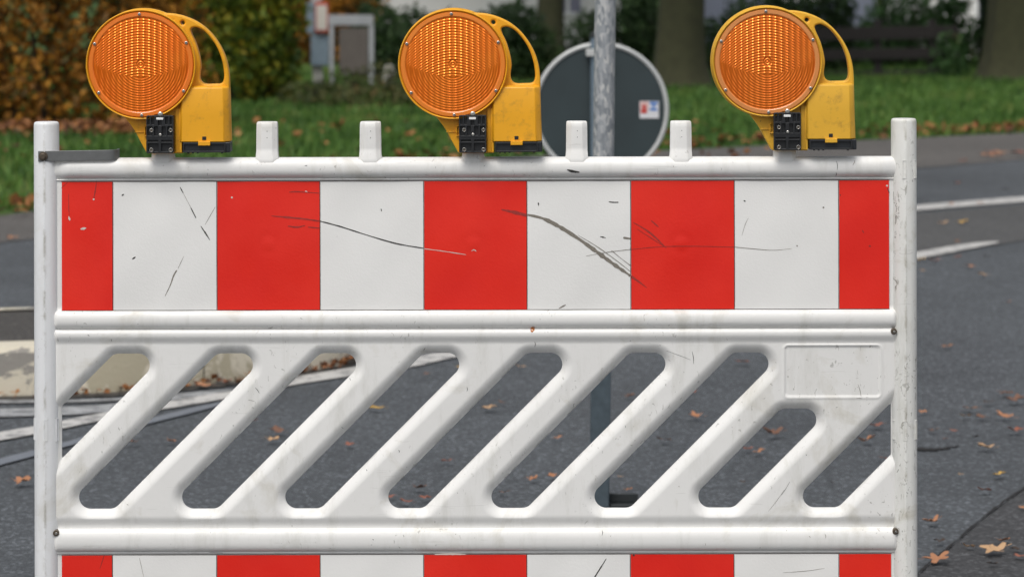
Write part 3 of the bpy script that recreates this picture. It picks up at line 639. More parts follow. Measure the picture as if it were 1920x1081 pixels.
def slots(x, y, R=22):
    D = np.full_like(x, 200.0)
    for k, (c, y0, y1) in enumerate(SL):
        s0, s1 = c + R*R2, c + 98 - R*R2; ya, yb = y0 + R, y1 - R
        d = sdpoly(x, y, [(s0-ya, ya), (s1-ya, ya), (s1-yb, yb), (s0-yb, yb)]) - R
        if k == 0: d = np.maximum(d, 117.3 - x)
        if k == 8: d = np.maximum(d, x - 1671.5)
        D = np.minimum(D, d)
    return D
def rr_sd(x, y, x0, y0, x1, y1, r):
    qx = np.abs(x - (x0+x1)/2) - (x1-x0)/2 + r; qy = np.abs(y - (y0+y1)/2) - (y1-y0)/2 + r
    return np.hypot(np.maximum(qx, 0), np.maximum(qy, 0)) + np.minimum(np.maximum(qx, qy), 0) - r
def height(x, y, D):
    h = prof(y)
    # deep end rounding of rails, and the border round the sheets
    dx = np.minimum(x - 103, 1683 - x); e = np.clip(dx / 11, 0, 1); e = np.sqrt(np.clip(1 - (1 - e)**2, 0, 1)); k = np.where(y < 333, 1, .15 + .85*e); h = 5 + (h - 5) * k; h = np.where(y < 333, h * (1 - .30*ss(1 - dx/34)), h)
    t = np.clip(D / 22, 0, 1); rim = 2.2 + 13.0 * (1 - (1 - t)**2.05); h = np.where(D < 22, np.minimum(h, rim + np.maximum(0, h - 15.2) * t), h)
    q = rr_sd(x, y, 1470, 645, 1651, 743, 8); h = h + 1.5 * ss(1 - np.abs(q) / 3.5) * 1.0 - 1.4 * ss(-q / 3.0)
    return h
st = 2.5
xs = np.arange(103, 1683.1, st)
ys = np.unique(np.round(np.concatenate([np.linspace(293.5, 299, 9), np.arange(299, 338, 1.4), [332.4, 332.6, 335.4, 335.6], np.arange(340, 578, 7), np.arange(578, 645, 1.3), [613, 613.2], np.arange(645, 965, st), np.arange(965, 1035, 1.4), [1033, 986.4, 986.6, 1029], np.arange(1038, 1276, 7), np.arange(1277, 1318, 1.6), np.linspace(1318, 1322, 7)]), 3))
XX, YY = np.meshgrid(xs, ys); D = np.full_like(XX, 200.0); zr = (ys > 632) & (ys < 975); D[zr] = slots(XX[zr], YY[zr])
e = .3; gx = np.zeros_like(D); gy = np.zeros_like(D)
gx[zr] = (slots(XX[zr] + e, YY[zr]) - slots(XX[zr] - e, YY[zr])) / (2*e); gy[zr] = (slots(XX[zr], YY[zr] + e) - slots(XX[zr], YY[zr] - e)) / (2*e)
gl = np.hypot(gx, gy); near = (np.abs(D) < .56*st) & (gl > .3)
for it in range(2):
    XX = np.where(near, XX - D*gx/np.maximum(gl, .3)**2, XX); YY = np.where(near, YY - D*gy/np.maximum(gl, .3)**2, YY)
    if it == 0:
        D2 = D.copy(); D2[zr] = slots(XX[zr], YY[zr]); D = np.where(near, D2, D)
D = np.where(near, 0, D); HH = height(XX, YY, D)
sg = np.where(near, 0, np.where(D > 0, 1, -1)).ravel(); ny, nx = XX.shape
i0 = (np.arange(ny-1)[:, None]*nx + np.arange(nx-1)[None, :]).ravel(); q = np.stack([i0, i0+1, i0+nx+1, i0+nx], 1)   # y downwards
sq = sg[q]; neg = (sq < 0).sum(1); cxm = XX.ravel()[q].mean(1); cym = YY.ravel()[q].mean(1); cd = np.full(len(q), 50.0); zc = (cym > 632) & (cym < 975); cd[zc] = slots(cxm[zc], cym[zc])
keepq = q[(neg == 0) & (cd > -.05)]
one = q[neg == 1]; so1 = sg[one]; tr = []
kneg = (so1 < 0).argmax(1); T3 = np.stack([one[np.arange(len(one)), (kneg+1) % 4], one[np.arange(len(one)), (kneg+2) % 4], one[np.arange(len(one)), (kneg+3) % 4]], 1)
tc = slots(XX.ravel()[T3].mean(1), YY.ravel()[T3].mean(1)) if len(T3) else np.zeros(0); T3 = T3[tc > -.02]
V0 = np.stack([XX.ravel(), YY.ravel(), HH.ravel()], 1)
used = np.zeros(len(V0), bool); used[keepq.ravel()] = True; used[T3.ravel()] = True; mp = np.cumsum(used) - 1; V0 = V0[used]; keepq = mp[keepq]; T3 = mp[T3]
nV = len(V0)
ed = np.concatenate([keepq[:, [0,1]], keepq[:, [1,2]], keepq[:, [2,3]], keepq[:, [3,0]], T3[:, [0,1]], T3[:, [1,2]], T3[:, [2,0]]])
key = np.sort(ed, 1); key = key[:, 0].astype(np.int64)*nV + key[:, 1]; _, inv, cnt = np.unique(key, return_inverse=True, return_counts=True); be = ed[cnt[inv] == 1]
F = np.stack([(V0[:, 0]-960)/1000, -V0[:, 2]/1000, (1380-V0[:, 1])/1000], 1); Bk = F.copy(); Bk[:, 1] *= -1
bu, bi = np.unique(be.ravel(), return_inverse=True); bi = bi.reshape(be.shape); nb2 = len(bu)
W1, W2 = F[bu], Bk[bu]
Vall = np.concatenate([F, Bk, W1, W2])
wall = np.stack([2*nV + bi[:, 0], 2*nV + nb2 + bi[:, 0], 2*nV + nb2 + bi[:, 1], 2*nV + bi[:, 1]], 1)
fq = keepq[:, ::-1]; ft = T3[:, ::-1]
me = npmesh('panel', Vall, quads=np.concatenate([fq, fq[:, ::-1] + nV, wall]), tris=np.concatenate([ft, ft[:, ::-1] + nV]), mats=[M['plastic']])
panel_o = link('panel', me, B)
# posts
for nm, x0, x1, ytop, mt, clips in (('post', 66, 113, 226, M['post_l'], [(70.5, 780, 820, -66), (92, 780, 820, 3), (111, 780, 822, 62)]), ('post', 1673, 1720.5, 223, M['post_r'], [(1715, 300, 334, 52), (1692, 300, 334, -6), (1675, 786, 822, -62), (1695, 786, 822, -4), (1715, 786, 822, 55)])):
    mb = MB(); cxp = X((x0+x1)/2); R_ = (x1-x0)/2000; n = 40; zt = Z(ytop); rings = []
    for z, k in [(.02, 1), (.3, 1), (.6, 1), (.9, 1), (zt-.006, 1), (zt-.0035, .985), (zt-.0012, .94), (zt, .86), (zt+.0003, .5)]:
        rings.append([Vector((cxp + cos(2*pi*j/n)*R_*k, sin(2*pi*j/n)*R_*k*1.02 - (.0009 if j == 30 and k == 1 else 0), z)) for j in range(n)])
    mb.loft(rings, mt); po = mb.build(nm, B)
    for (xc, ya, yb, ang) in clips:
        cm = MB()
        a = radians(ang); ctr = Vector((cxp + sin(a)*R_, -cos(a)*R_*1.02, 0)); Mx = Matrix.Translation(ctr) @ Matrix.Rotation(a, 4, 'Z')
        for sx0 in (-.0036, .0024): cm.box((sx0, -.0012, Z(yb)), (sx0+.0012, .0004, Z(ya)), mt, Mx)
        for zz in (Z(yb), Z(ya)-.001): cm.box((-.0024, -.0012, zz), (.0024, .0004, zz+.001), mt, Mx)
        cm.build('clip_slot', po, smooth=False)
# pegs on the top rail
for pxc in (503.5, 308.5, 697, 889.5, 1083.5, 1278.5, 1473):
    lampy = pxc in (308.5, 889.5, 1473); mb = MB(); rings = []
    for (py, hw, hd, ch) in [(312, 20.5, 20.5, 9), (300, 21.2, 20.5, 9), (295, 22, 20, 9), (292, 20.7, 19, 9), (284, 20.2, 18.4, 9), (281, 20, 17, 9.5), (275, 20, 16.8, 9.5), (238, 19.6, 16.2, 9.5), (231, 19.4, 15.6, 9.5), (228, 18.9, 14, 9), (226.6, 17.4, 11.5, 8)]:
        hw, hd, ch = hw/1000, hd/1000, ch/1000; x_ = X(pxc)
        pts = [(-hw, -hd+ch*.8), (-hw+ch, -hd), (hw-ch, -hd), (hw, -hd+ch*.8), (hw, hd-ch*.8), (hw-ch, hd), (-hw+ch, hd), (-hw, hd-ch*.8)]
        rings.append([Vector((x_ + a, b, Z(py))) for a, b in pts])
    mb.loft(rings, M['plastic'])
    if not lampy:
        for py in (244, 256):
            v, f = plate([circ(X(pxc) + .001, Z(py), .0008, 8)], -.0168, -.0150, .0002, M['black_mark']); mb.add(v, f, M['black_mark'])
    mb.build('peg', B, bevel=.0011, ang=50)
# reflective strips
bt = [119, 215.5, 410, 603, 797, 990, 1184, 1378, 1573, 1668]; bb = [118, 213.5, 408.5, 602, 795.5, 988.5, 1182, 1376, 1572, 1670.5]
def sheet_off(x, y, up):
    o = 13.2 + .5*np.sin(x/61)*np.sin(y/47) + .35*np.sin(x/23 + y/31)
    if up:
        for (dx, dy) in ((507, 455), (890, 455), (1278, 455)):
            r_ = np.hypot(x-dx, y-dy); o = o + (.55*np.exp(-(r_/10)**2) - .45*np.exp(-((r_-16)/6)**2)) * (1.15 if dx == 1278 else .8) + 1.6*np.exp(-(r_/75)**2)
        o = o - 1.6*np.exp(-((y-337)/70)**2)
    return o
def mark(mb, pts, wid, m, up=True, d=.35, jit=.12):
    pp = spline(pts, 6); W_ = np.interp(np.linspace(0, 1, len(pp)), np.linspace(0, 1, len(wid)), wid); v = []
    for i, p in enumerate(pp):
        a = pp[max(0, i-1)]; b = pp[min(len(pp)-1, i+1)]; tx, ty = b[0]-a[0], b[1]-a[1]; L_ = math.hypot(tx, ty) or 1; w_ = W_[i]/2 * (1 + random.uniform(-jit, jit)*2) * 1.0
        for s in (1, -1):
            x, y = p[0] - ty/L_*w_*s, p[1] + tx/L_*w_*s
            v.append((X(x), -(float(sheet_off(np.array(x), np.array(y), up)) + d)/1000, Z(y)))
    mb.add(v, [(2*i, 2*i+1, 2*i+3, 2*i+2) for i in range(len(pp)-1)], m)
for up_, ya, yb, bd in ((True, 338, 577.5, bt), (False, 1035.5, 1275.5, bb)):
    mb = MB(); mats_ = ['red', 'white_sheet']
    for k in range(9):
        x0, x1 = bd[k] + .9, bd[k+1] - .9; xs_ = np.linspace(x0, x1, 2 + int((x1-x0)/5)); ys_ = np.linspace(ya, yb, 49); gx_, gy_ = np.meshgrid(xs_, ys_)
        o_ = sheet_off(gx_, gy_, up_); v = [(X(a), -b/1000, Z(c)) for a, b, c in zip(gx_.ravel(), o_.ravel(), gy_.ravel())]; w_ = len(xs_)
        mb.add(v, [(j*w_+i, (j+1)*w_+i, (j+1)*w_+i+1, j*w_+i+1) for j in range(48) for i in range(w_-1)], M[mats_[k % 2]])
        if k: mb.add([(X(bd[k]-1.0), -.0125, Z(ya)), (X(bd[k]-1.0), -.0125, Z(yb)), (X(bd[k]+.2), -.0125, Z(yb)), (X(bd[k]+.2), -.0125, Z(ya))], [(0,1,2,3)], M['seamdark'])
    for yy0, yy1 in ((ya-1.3, ya-.1), (yb+.1, yb+1.2)):
        mb.add([(X(bd[0]), -.0122, Z(yy0)), (X(bd[0]), -.0122, Z(yy1)), (X(bd[-1]), -.0122, Z(yy1)), (X(bd[-1]), -.0122, Z(yy0))], [(0,1,2,3)], M['seamdark'])
    if up_:
        K, Gy, Dr, Pl = M['black_mark'], M['grey_mark'], M['dark_red_mark'], M['pale_mark']
        mark(mb, [(512, 402), (545, 405), (575, 408), (602, 412)], [.8, 3.5, 3, 2.4], Dr)
        mark(mb, [(603, 412), (640, 422), (690, 438), (745, 454), (796, 463)], [1.8, 2.2, 1.7, 2.2, 1.6], K)
        mark(mb, [(798, 464), (830, 468), (876, 475)], [1.4, 1.2, 1.6, .6], Pl)
        mark(mb, [(886, 468), (891, 466), (895, 469)], [1, 2, 1], Pl)
        mark(mb, [(942, 391), (965, 396), (989, 402)], [1.5, 6, 5.5], Dr)
        mark(mb, [(991, 401), (1020, 408), (1050, 423), (1085, 445), (1120, 470), (1150, 492), (1183, 515)], [5, 6, 7, 6.5, 8, 6, 5], Gy, jit=.2)
        mark(mb, [(1085, 439), (1120, 460), (1155, 485), (1183, 507)], [.5, 1.3, 1.2, .8], Gy, d=.5)
        mark(mb, [(1148, 468), (1165, 482), (1183, 496)], [1.2, .8, 1.2], Gy, d=.5)
        mark(mb, [(1184, 516), (1200, 527), (1214, 538)], [4.5, 3, .6], Dr)
        mark(mb, [(1100, 478), (1140, 471), (1183, 466)], [.4, 1, .9], Gy, d=.6)
        mark(mb, [(1185, 466), (1240, 461), (1300, 460), (1377, 462)], [.8, 1.2, 1, 1.1], Dr)
        mark(mb, [(1379, 462), (1410, 465), (1450, 468), (1485, 465)], [1.1, 1.2, .7, .4], Gy)
        mark(mb, [(1188, 415), (1220, 435), (1250, 463)], [.8, 3, 1], Dr); mark(mb, [(1222, 412), (1236, 424)], [1, 3, 1], Dr); mark(mb, [(1196, 428), (1246, 460)], [.6, 1.5, .6], Dr, d=.5)
        mark(mb, [(1143, 377), (1150, 378), (1161, 378)], [1.4, 2.2, 1.6], K); mark(mb, [(1127, 442), (1137, 444)], [1.5, 2.6, 1], K); mark(mb, [(1011, 378), (1012, 384)], [1, 2.4, 1], K)
        mark(mb, [(1170, 444), (1183, 446)], [3, 4.5, 3], Gy)
        mark(mb, [(341, 348), (347, 359)], [.8, 2.2, 1], K); mark(mb, [(347, 359), (361, 386)], [.5, .7, .5], Gy); mark(mb, [(361, 386), (371, 406)], [1, 2, 1], K); mark(mb, [(380, 421), (388, 433), (397, 447)], [1, 2.6, 1], K)
        mark(mb, [(407, 385), (388, 418)], [.5, 1, .5], Gy); mark(mb, [(335, 503), (329, 513), (323, 530), (313, 551)], [2, 3, 1.6, 1], Gy); mark(mb, [(348, 477), (337, 500)], [.4, .8, .5], Gy)
        mark(mb, [(232, 364), (236, 361)], [1.5, 3, 1], K); mark(mb, [(252, 482), (258, 478)], [1.2, 3, 1], K)
        mark(mb, [(543, 421), (560, 423), (575, 420)], [2, 3, 1.5], Dr); mark(mb, [(545, 358), (560, 357), (602, 360)], [1, 2.5, 1], Dr); mark(mb, [(575, 356), (580, 358)], [1, 2.2, 1], Pl); mark(mb, [(580, 423), (602, 425)], [1, 2.5, 1], Dr)
        mark(mb, [(133, 360), (133, 385), (134, 402)], [.8, 1.2, .8], Dr); mark(mb, [(133, 402), (135, 410)], [1, 4, 1.5], Pl); mark(mb, [(185, 336), (183, 352), (180, 368)], [.8, 2, 2], Dr); mark(mb, [(178, 370), (181, 371)], [2, 3.5, 2], Pl); mark(mb, [(155, 426), (166, 424)], [1.5, 4.5, 1], Pl)
        mark(mb, [(437, 366), (439, 369)], [1, 3.5, 1], Pl); mark(mb, [(119, 349), (131, 339)], [.8, 1, .8], Dr)
        mark(mb, [(1392, 440), (1398, 420), (1404, 408)], [.4, .7, .4], Gy); mark(mb, [(1395, 375), (1399, 377)], [1, 2.4, 1], K); mark(mb, [(1494, 459), (1496, 461)], [1.5, 2.5, 1.5], Gy); mark(mb, [(1543, 388), (1546, 389)], [2, 3, 2], Gy)
        mark(mb, [(1662, 347), (1665, 349)], [2, 3.5, 2], Pl); mark(mb, [(1664, 352), (1668, 362)], [1, 1.6, .8], K); mark(mb, [(1617, 431), (1620, 436)], [1.4, 2.4, 1], Dr); mark(mb, [(1629, 460), (1633, 461)], [2, 3, 2], Dr)
        mark(mb, [(1049, 576), (1062, 569)], [1, 3, 1], Gy); mark(mb, [(718, 394), (717, 389)], [1, 2, 1], K); mark(mb, [(1575, 365), (1577, 366)], [1, 2, 1], K)
    else:
        mark(mb, [(1137, 1043), (1125, 1062), (1112, 1083), (1105, 1100)], [.8, 2.4, 1.8, .6], M['black_mark'], False); mark(mb, [(816, 1034.5), (850, 1033.6), (874, 1034.5)], [2, 4.4, 1.5], M['pale_mark'], False, .6)
        mark(mb, [(1467, 1070), (1510, 1067), (1545, 1062)], [.4, .9, .4], M['grey_mark'], False); mark(mb, [(264, 1040), (272, 1075)], [.4, .8, .4], M['grey_mark'], False); mark(mb, [(190, 1060), (198, 1035)], [.8, 1.4, .8], M['dark_red_mark'], False); mark(mb, [(1187, 1036), (1190, 1038)], [2, 3.5, 2], M['black_mark'], False)
    mb.build('reflective_strip', B, ang=60)
# scuffs on the rails and panel, lying on the moulded surface
sc = MB()
def hmark(pts, wid, m, d=.4):
    pp = spline(pts, 5); W_ = np.interp(np.linspace(0, 1, len(pp)), np.linspace(0, 1, len(wid)), wid); v = []
    for i, p in enumerate(pp):
        a = pp[max(0, i-1)]; b = pp[min(len(pp)-1, i+1)]; tx, ty = b[0]-a[0], b[1]-a[1]; L_ = math.hypot(tx, ty) or 1; w_ = W_[i]/2 * (.62 if W_.max() < 4 else 1)
        for s in (1, -1):
            x, y = np.array([p[0] - ty/L_*w_*s]), np.array([p[1] + tx/L_*w_*s]); v.append((X(x[0]), -(float(height(x, y, slots(x, y))[0]) + d)/1000, Z(y[0])))
    sc.add(v, [(2*i, 2*i+1, 2*i+3, 2*i+2) for i in range(len(pp)-1)], m)
hmark([(1065, 316), (1074, 319), (1088, 321)], [1.5, 5, 2], M['black_mark'])
hmark([(998, 619), (1000, 614), (1003, 610)], [3, 8, 3], M['rust'])
for a, b, c_, d_ in ((169, 622, 172, 625), (505, 612, 515, 609), (786, 610, 789, 611), (1567, 322, 1567, 330), (1602, 300, 1598, 309), (1568, 301, 1569, 318), (575, 308, 580, 307), (723, 330, 726, 332), (481, 722, 489, 733), (468, 745, 480, 748), (795, 655, 799, 648), (877, 722, 877, 730), (749, 839, 750, 844), (688, 876, 689, 879), (1298, 656, 1301, 680), (1004, 637, 1004, 648), (1608, 718, 1614, 742), (1605, 744, 1616, 745), (1690, 890, 1690, 891), (1129, 989, 1129, 998), (1515, 1000, 1517, 1003), (1545, 996, 1546, 1004), (1250, 655, 1295, 672), (395, 1030, 420, 1031), (1470, 915, 1440, 955), (1480, 900, 1464, 925), (240, 940, 243, 942), (1272, 908, 1273, 909), (1510, 849, 1511, 851), (700, 1004, 702, 1006)):
    hmark([(a, b), ((a+c_)/2 + 1, (b+d_)/2), (c_, d_)], [.6, 1.8 if abs(a-c_) < 12 else .9, .6], M['black_mark'] if (a % 3) else M['grey_mark'])
rs_ = random.Random(5)
for k in range(50):
    x, y = rs_.uniform(115, 1665), rs_.choice([rs_.uniform(298, 330), rs_.uniform(583, 640), rs_.uniform(645, 965), rs_.uniform(990, 1026)])
    if float(slots(np.array([x]), np.array([y]))[0]) < 5: continue
    a = rs_.uniform(-1, 1); L_ = rs_.choice([1.2, 1.6, 2.5, 5]); hmark([(x, y), (x + L_*cos(a*2), y + L_*sin(a*2))], [.5, rs_.uniform(.8, 1.6), .4], M['grey_mark'] if k % 2 else M['black_mark'])
so_ = sc.build('scuff', smooth=False); bmm = bmesh.new(); bmm.from_mesh(panel_o.data); n0 = len(bmm.faces)
for m_ in sc.mats: panel_o.data.materials.append(m_)
bmm.from_mesh(so_.data); bmm.faces.ensure_lookup_table()
for f_ in bmm.faces[n0:]: f_.material_index += 1
bmm.to_mesh(panel_o.data); bmm.free(); bpy.data.objects.remove(so_)
# bolts in the panel, steel strap at the left post
for (px, py) in ((1674.5, 619), (1677, 992), (109.5, 992)):
    mb = MB(); yb_ = -.0225 if px < 200 or True else 0
    v, f = plate([circ(X(px), Z(py), .0058, 20)], yb_, -.010, .001, M['bolt']); mb.add(v, f, M['bolt'])
    v, f = plate([circ(X(px)+.0006, Z(py)-.0004, .0026, 6)], yb_-.0014, yb_, .0004, M['screw']); mb.add(v, f, M['screw']); mb.build('bolt', B)
br = MB(); path = [(78, -24.6), (120, -24.8), (185, -25), (203, -25), (215, -23.5), (222, -19), (225, -10), (225, 12)]
path = spline([(a, b) for a, b in path], 4); v = []
for i, (a, b) in enumerate(path):
    p0 = path[max(0, i-1)]; p1 = path[min(len(path)-1, i+1)]; tx, ty = p1[0]-p0[0], p1[1]-p0[1]; L_ = math.hypot(tx, ty); nx_, ny_ = -ty/L_*3.5, tx/L_*3.5
    yt = 279.5 - (a-78)*.014; ybm = 299 - (a-78)*.014
    v.append([Vector((X(a), b/1000, Z(ybm))), Vector((X(a), b/1000, Z(yt))), Vector((X(a+nx_), (b+ny_)/1000, Z(yt))), Vector((X(a+nx_), (b+ny_)/1000, Z(ybm)))])
br.loft(v, M['steel']); bo = br.build('strap', B, bevel=.0006, ang=40)
mb = MB(); v, f = plate([circ(X(87.5), Z(289), .0062, 6)], -.0305, -.0247, .0012, M['bolt']); mb.add(v, f, M['bolt']); v, f = plate([circ(X(87.5), Z(289), .0085, 20)], -.0262, -.0246, .0004, M['bolt']); mb.add(v, f, M['bolt']); mb.build('bolt', bo)
for x_ in (X(89.5), X(1696.5)):
    mb = MB(); mb.box((x_ - .2, -.4, .0), (x_ + .2, .4, .11), M['rubber']); mb.build('foot', B, bevel=.02)

# ------------------------------------------------------------------ warning lamps
k4_ = 3.4875
def Lx(zx): return (140 + zx/k4_ - 303.2) / 1000
def Lz(zy): return (284 - zy/k4_) / 1000
def LP(pts): return [(Lx(a), Lz(b)) for a, b in pts]
LCX, LCZ = Lx(443), Lz(412)
def lens_mesh(mat):
    nr, na = 175, 560; Rl = .0885; r = (np.arange(nr+1)/nr)*Rl; a = np.arange(na)*2*pi/na; Rr, Aa = np.meshgrid(r[1:], a, indexing='ij'); x, z = Rr*np.cos(Aa), Rr*np.sin(Aa)
    mm = 1000; cs = np.abs(np.sin(pi*x*mm/10.9)); col = cs**.9; cm_ = cs**3.2; inner = ss((Rr*mm - 6)/4)
    rows = .5 + .5*np.cos(2*pi*(z*mm - .0035*(x*mm)**2*0 + .006*(x*mm)**2)/5.2); rings_ = .5 + .5*np.cos(2*pi*Rr*mm/4.7)
    zb = -.028 + .022*(x/.08)**2; u_ = ss((z - zb)/.010)
    h = (1.0*col + u_*1.25*rows*(.18 + .82*cm_) + (1-u_)*(.8*rings_*(.45 + .55*cm_))) * inner
    h = h + 3.2*(1 - (Rr/Rl)**2) + .5*np.cos(2*pi*Rr*mm/5)*(1-inner)
    V = np.concatenate([[[0, -.0037, 0]], np.stack([x, -h/1000, z], -1).reshape(-1, 3)])
    i = np.arange(nr-1)[:, None]*na + 1; j = np.arange(na)[None, :]; j2 = (j+1) % na
    Q = np.stack([i+j, i+j2, i+na+j2, i+na+j], -1).reshape(-1, 4); T_ = np.stack([np.zeros(na, int), 1+j2[0], 1+j[0]], 1)
    return npmesh('lens', V, quads=Q[:, ::1], tris=T_[:, ::-1], mats=[mat])
LMESH = {}
def warning_lamp(pxc, pyb, label, yel, lens, rim, rot, tilt):
    root = empty('warning_lamp', (X(pxc), 0, Z(pyb)), label, 'warning lamp', 'yellow warning lamps clamped on the road barrier')
    root.location = (X(pxc) + .002*(Z(pyb)), 0, Z(pyb) + .002*X(pxc)); root.rotation_euler = (0, tilt, rot)
    yf = -.040
    # housing: barrel, web and handle, bracket
    hb = MB(); n = 96; c = Vector((LCX, 0, LCZ)); rg = lambda R_, y, dx=0: [c + Vector((cos(2*pi*j/n)*R_ + dx, y, sin(2*pi*j/n)*R_)) for j in range(n)]
    hb.loft([rg(.0945, yf+.004), rg(.0985, yf+.004), rg(.0992, yf-.0005), rg(.1008, yf-.0015), rg(.1022, yf), rg(.1026, yf+.004), rg(.1005, yf+.007), rg(.1010, yf+.03), rg(.1040, yf+.034), rg(.1045, yf+.046), rg(.1010, yf+.052), rg(.085, yf+.062), rg(.05, yf+.066)], yel)
    outer = spline([(585, 79), (650, 84), (720, 101), (800, 137), (870, 190), (930, 262), (975, 345), (1000, 430), (1009, 510), (1010, 590)], 5) + [(900, 600), (760, 600), (690, 540), (640, 400), (600, 200), (560, 110)]
    hole = spline([(757, 186), (775, 173), (805, 174), (850, 200), (895, 250), (935, 315), (962, 390), (974, 460), (973, 510), (955, 537), (900, 541), (850, 540), (822, 520), (815, 480), (822, 420), (812, 350), (790, 275), (765, 220)], 4, True)
    v, f = plate([LP(outer), LP(hole), circ(Lx(705), Lz(142), .0040, 16)], -.020, .006, .0035, yel); hb.add(v, f, yel)
    hb.build('housing', root, ang=50)
    bk_ = MB(); brk = spline([(300, 725), (345, 775), (395, 845), (432, 915), (470, 985)], 5) + [(484, 992), (706, 992), (706, 600), (600, 560), (400, 600)]
    v, f = plate([LP(brk)], -.022, .012, .0025, yel); bk_.add(v, f, yel)
    for a, b, d_ in ((662, 700, -.0275), (688, 706, -.031)): bk_.box((Lx(a), d_, Lz(985)), (Lx(b), -.021, Lz(700)), yel)
    for a, b, e_, g_ in ((460, 486, 812, 818), (460, 486, 874, 880), (460, 466, 818, 874)): bk_.box((Lx(a), -.0275, Lz(g_)), (Lx(b), -.0215, Lz(e_)), yel)
    bk_.box((Lx(395), -.0245, Lz(856)), (Lx(480), -.0215, Lz(850)), yel); bk_.box((Lx(360), -.0245, Lz(772)), (Lx(560), -.0215, Lz(766)), yel)
    bk_.build('bracket', root, ang=50, bevel=.0008)
    # battery box
    bx_ = MB(); rings = []
    for zy, g in ((552, 5.5), (556, 3), (563, .8), (572, 0), (750, 0), (914, -.5)):
        g /= 1000; xl, xr = Lx(694) + g, Lx(1008 + (zy-552)*.022) - g; y0, y1 = -.036 + g*1.2, .014; ch = .0105
        rings.append([Vector(p) for p in ((xl, y0+ch*.55, Lz(zy)), (xl+ch*.35, y0, Lz(zy)), (xr-ch, y0, Lz(zy)), (xr-ch*.25, y0+ch*.9, Lz(zy)), (xr, y0+ch*1.5, Lz(zy)), (xr, y1, Lz(zy)), (xl, y1, Lz(zy)))])
    bx_.loft(rings, yel); v, f = plate([[(Lx(840), Lz(902)), (Lx(866), Lz(902)), (Lx(866), Lz(879)), (Lx(840), Lz(879))]], -.0372, -.0355, .0001, M['blackpl']); bx_.add(v, f, M['blackpl'])
    box = bx_.build('battery_box', root, bevel=.0018, ang=50)
    cv = MB(); v, f = plate([rrect(Lx(712), Lz(984), Lx(1020), Lz(917), .002)], -.034, .013, .0015, M['blackgloss']); cv.add(v, f, M['blackgloss'])
    v, f = plate([rrect(Lx(714), Lz(983), Lx(992), Lz(918), .002), rrect(Lx(724), Lz(973), Lx(982), Lz(930), .001)], -.0375, -.0335, .0006, M['blackpl']); cv.add(v, f, M['blackpl'])
    for a in (740, 770, 800, 960): cv.box((Lx(a), -.030, Lz(990)), (Lx(a+12), -.02, Lz(983.5)), M['blackpl'])
    cv.build('battery_cover', root)
    lt = MB(); v, f = plate([[(Lx(815), Lz(937)), (Lx(893), Lz(937)), (Lx(893), Lz(911)), (Lx(815), Lz(911))]], -.0415, -.0362, .001, yel); lt.add(v, f, yel); lt.build('latch', root)
    # lens and screws
    if lens not in LMESH: LMESH[lens] = lens_mesh(M[lens])
    lo = link('lens', LMESH[lens], root, (LCX, yf + .0012, LCZ))
    rm = MB(); rm.loft([[c + Vector((cos(2*pi*j/n)*R_, y, sin(2*pi*j/n)*R_)) for j in range(n)] for R_, y in ((.0880, yf+.003), (.0885, yf-.0002), (.0900, yf-.0012), (.0965, yf-.0010), (.0975, yf+.001), (.0975, yf+.0035))], M[rim], cap=False); rm.build('lens_rim', root)
    for deg in (91.5, 25.6, -31.6, -88.8, 213.9, 155.8):
        a = radians(deg); sx, sz = LCX + cos(a)*.0938, LCZ + sin(a)*.0938; sm_ = MB()
        v, f = plate([circ(sx, sz, .0031, 14)], yf-.0036, yf-.0008, .0012, M['screw']); sm_.add(v, f, M['screw']); v, f = plate([circ(sx, sz, .0011, 6)], yf-.0040, yf-.0034, .0001, M['blackpl']); sm_.add(v, f, M['blackpl'])
        sm_.build('screw', root)
    # black clamp plate
    cl = MB(); x0, x1, z0, z1 = Lx(481), Lx(658), Lz(985), Lz(740); cl.box((x0+.001, -.0405, z0+.001), (x1-.001, -.0225, z1-.001), M['blackpl'])
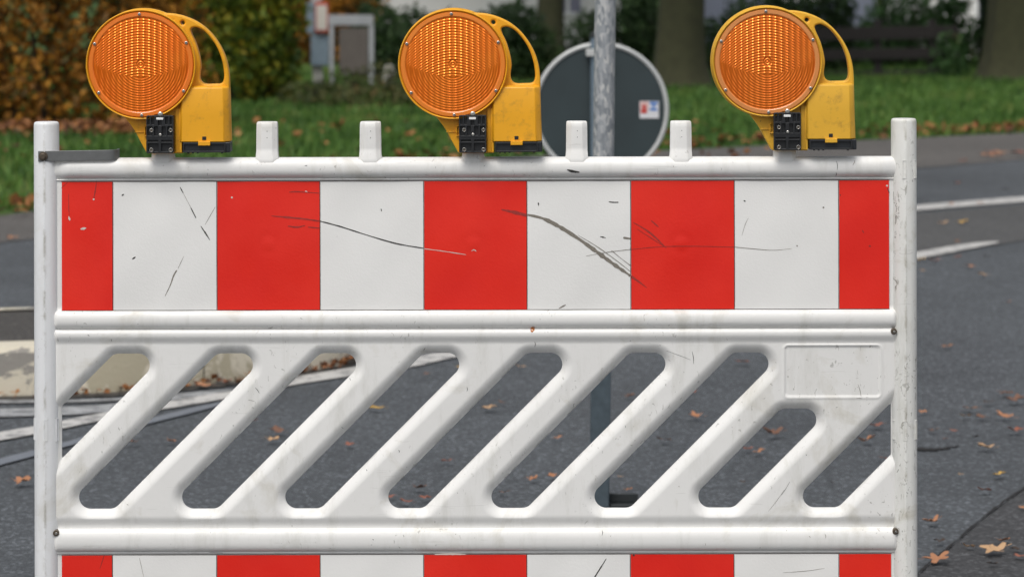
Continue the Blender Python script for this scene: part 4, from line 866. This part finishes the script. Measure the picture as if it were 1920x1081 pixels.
    cells = [(488, 506, 750, 800), (513, 535, 750, 800), (603, 625, 750, 800), (632, 650, 750, 800), (488, 522, 812, 872), (531, 558, 812, 872), (580, 608, 812, 872), (617, 650, 812, 872), (490, 560, 884, 890), (578, 650, 884, 890), (490, 560, 900, 912), (578, 650, 900, 912), (490, 562, 922, 974), (576, 650, 922, 974), (556, 582, 770, 806)]
    v, f = plate([rrect(x0, z0, x1, z1, .003)] + [rrect(Lx(a)+.0003, Lz(d_), Lx(b)-.0003, Lz(c_), .0012, 2) for a, b, c_, d_ in cells], -.0465, -.0400, .0006, M['blackpl']); cl.add(v, f, M['blackpl']); clo = cl.build('clamp', root, ang=40)
    tb = MB(); v, f = plate([rrect(Lx(547), Lz(768), Lx(591), Lz(754), .0008)], -.0478, -.0463, .0003, M['whitetab']); tb.add(v, f, M['whitetab']); tb.build('tab', clo)
    tb = MB(); v, f = plate([circ(Lx(571), Lz(733), .0052, 16)], -.046, -.0235, .0025, M['screw']); tb.add(v, f, M['screw']); tb.build('bolt', clo)
    for a, b, R_ in ((515, 836, .0036), (640, 836, .0036), (515, 964, .0038), (640, 964, .0038), (572, 866, .0030)):
        tb = MB()
        if a != 572: v, f = plate([circ(Lx(a), Lz(b), R_, 18), circ(Lx(a), Lz(b), R_-.0011, 14)], -.0480, -.0450, .0003, M['screw']); tb.add(v, f, M['screw']); v, f = plate([circ(Lx(a), Lz(b), R_-.0008, 14)], -.0472, -.0400, .0003, M['bolt']); tb.add(v, f, M['bolt'])
        else: v, f = plate([circ(Lx(a), Lz(b), R_, 14)], -.0482, -.0405, .0012, M['screw']); tb.add(v, f, M['screw'])
        tb.build('screw', clo)
    return root
warning_lamp(303.2, 284, 'left warning lamp with bright orange lens above the steel strap', M['yellow'], 'lens', 'rim', radians(.5), 0)
warning_lamp(885.6, 284.5, 'middle warning lamp with amber lens, beside the round sign back', M['yellow'], 'lens_b', 'rim_b', radians(-1), radians(-.3))
warning_lamp(1471, 281, 'right warning lamp, duller mustard housing and brownish amber lens', M['yellow_worn'], 'lens_c', 'rim_c', radians(-2), radians(-.2))
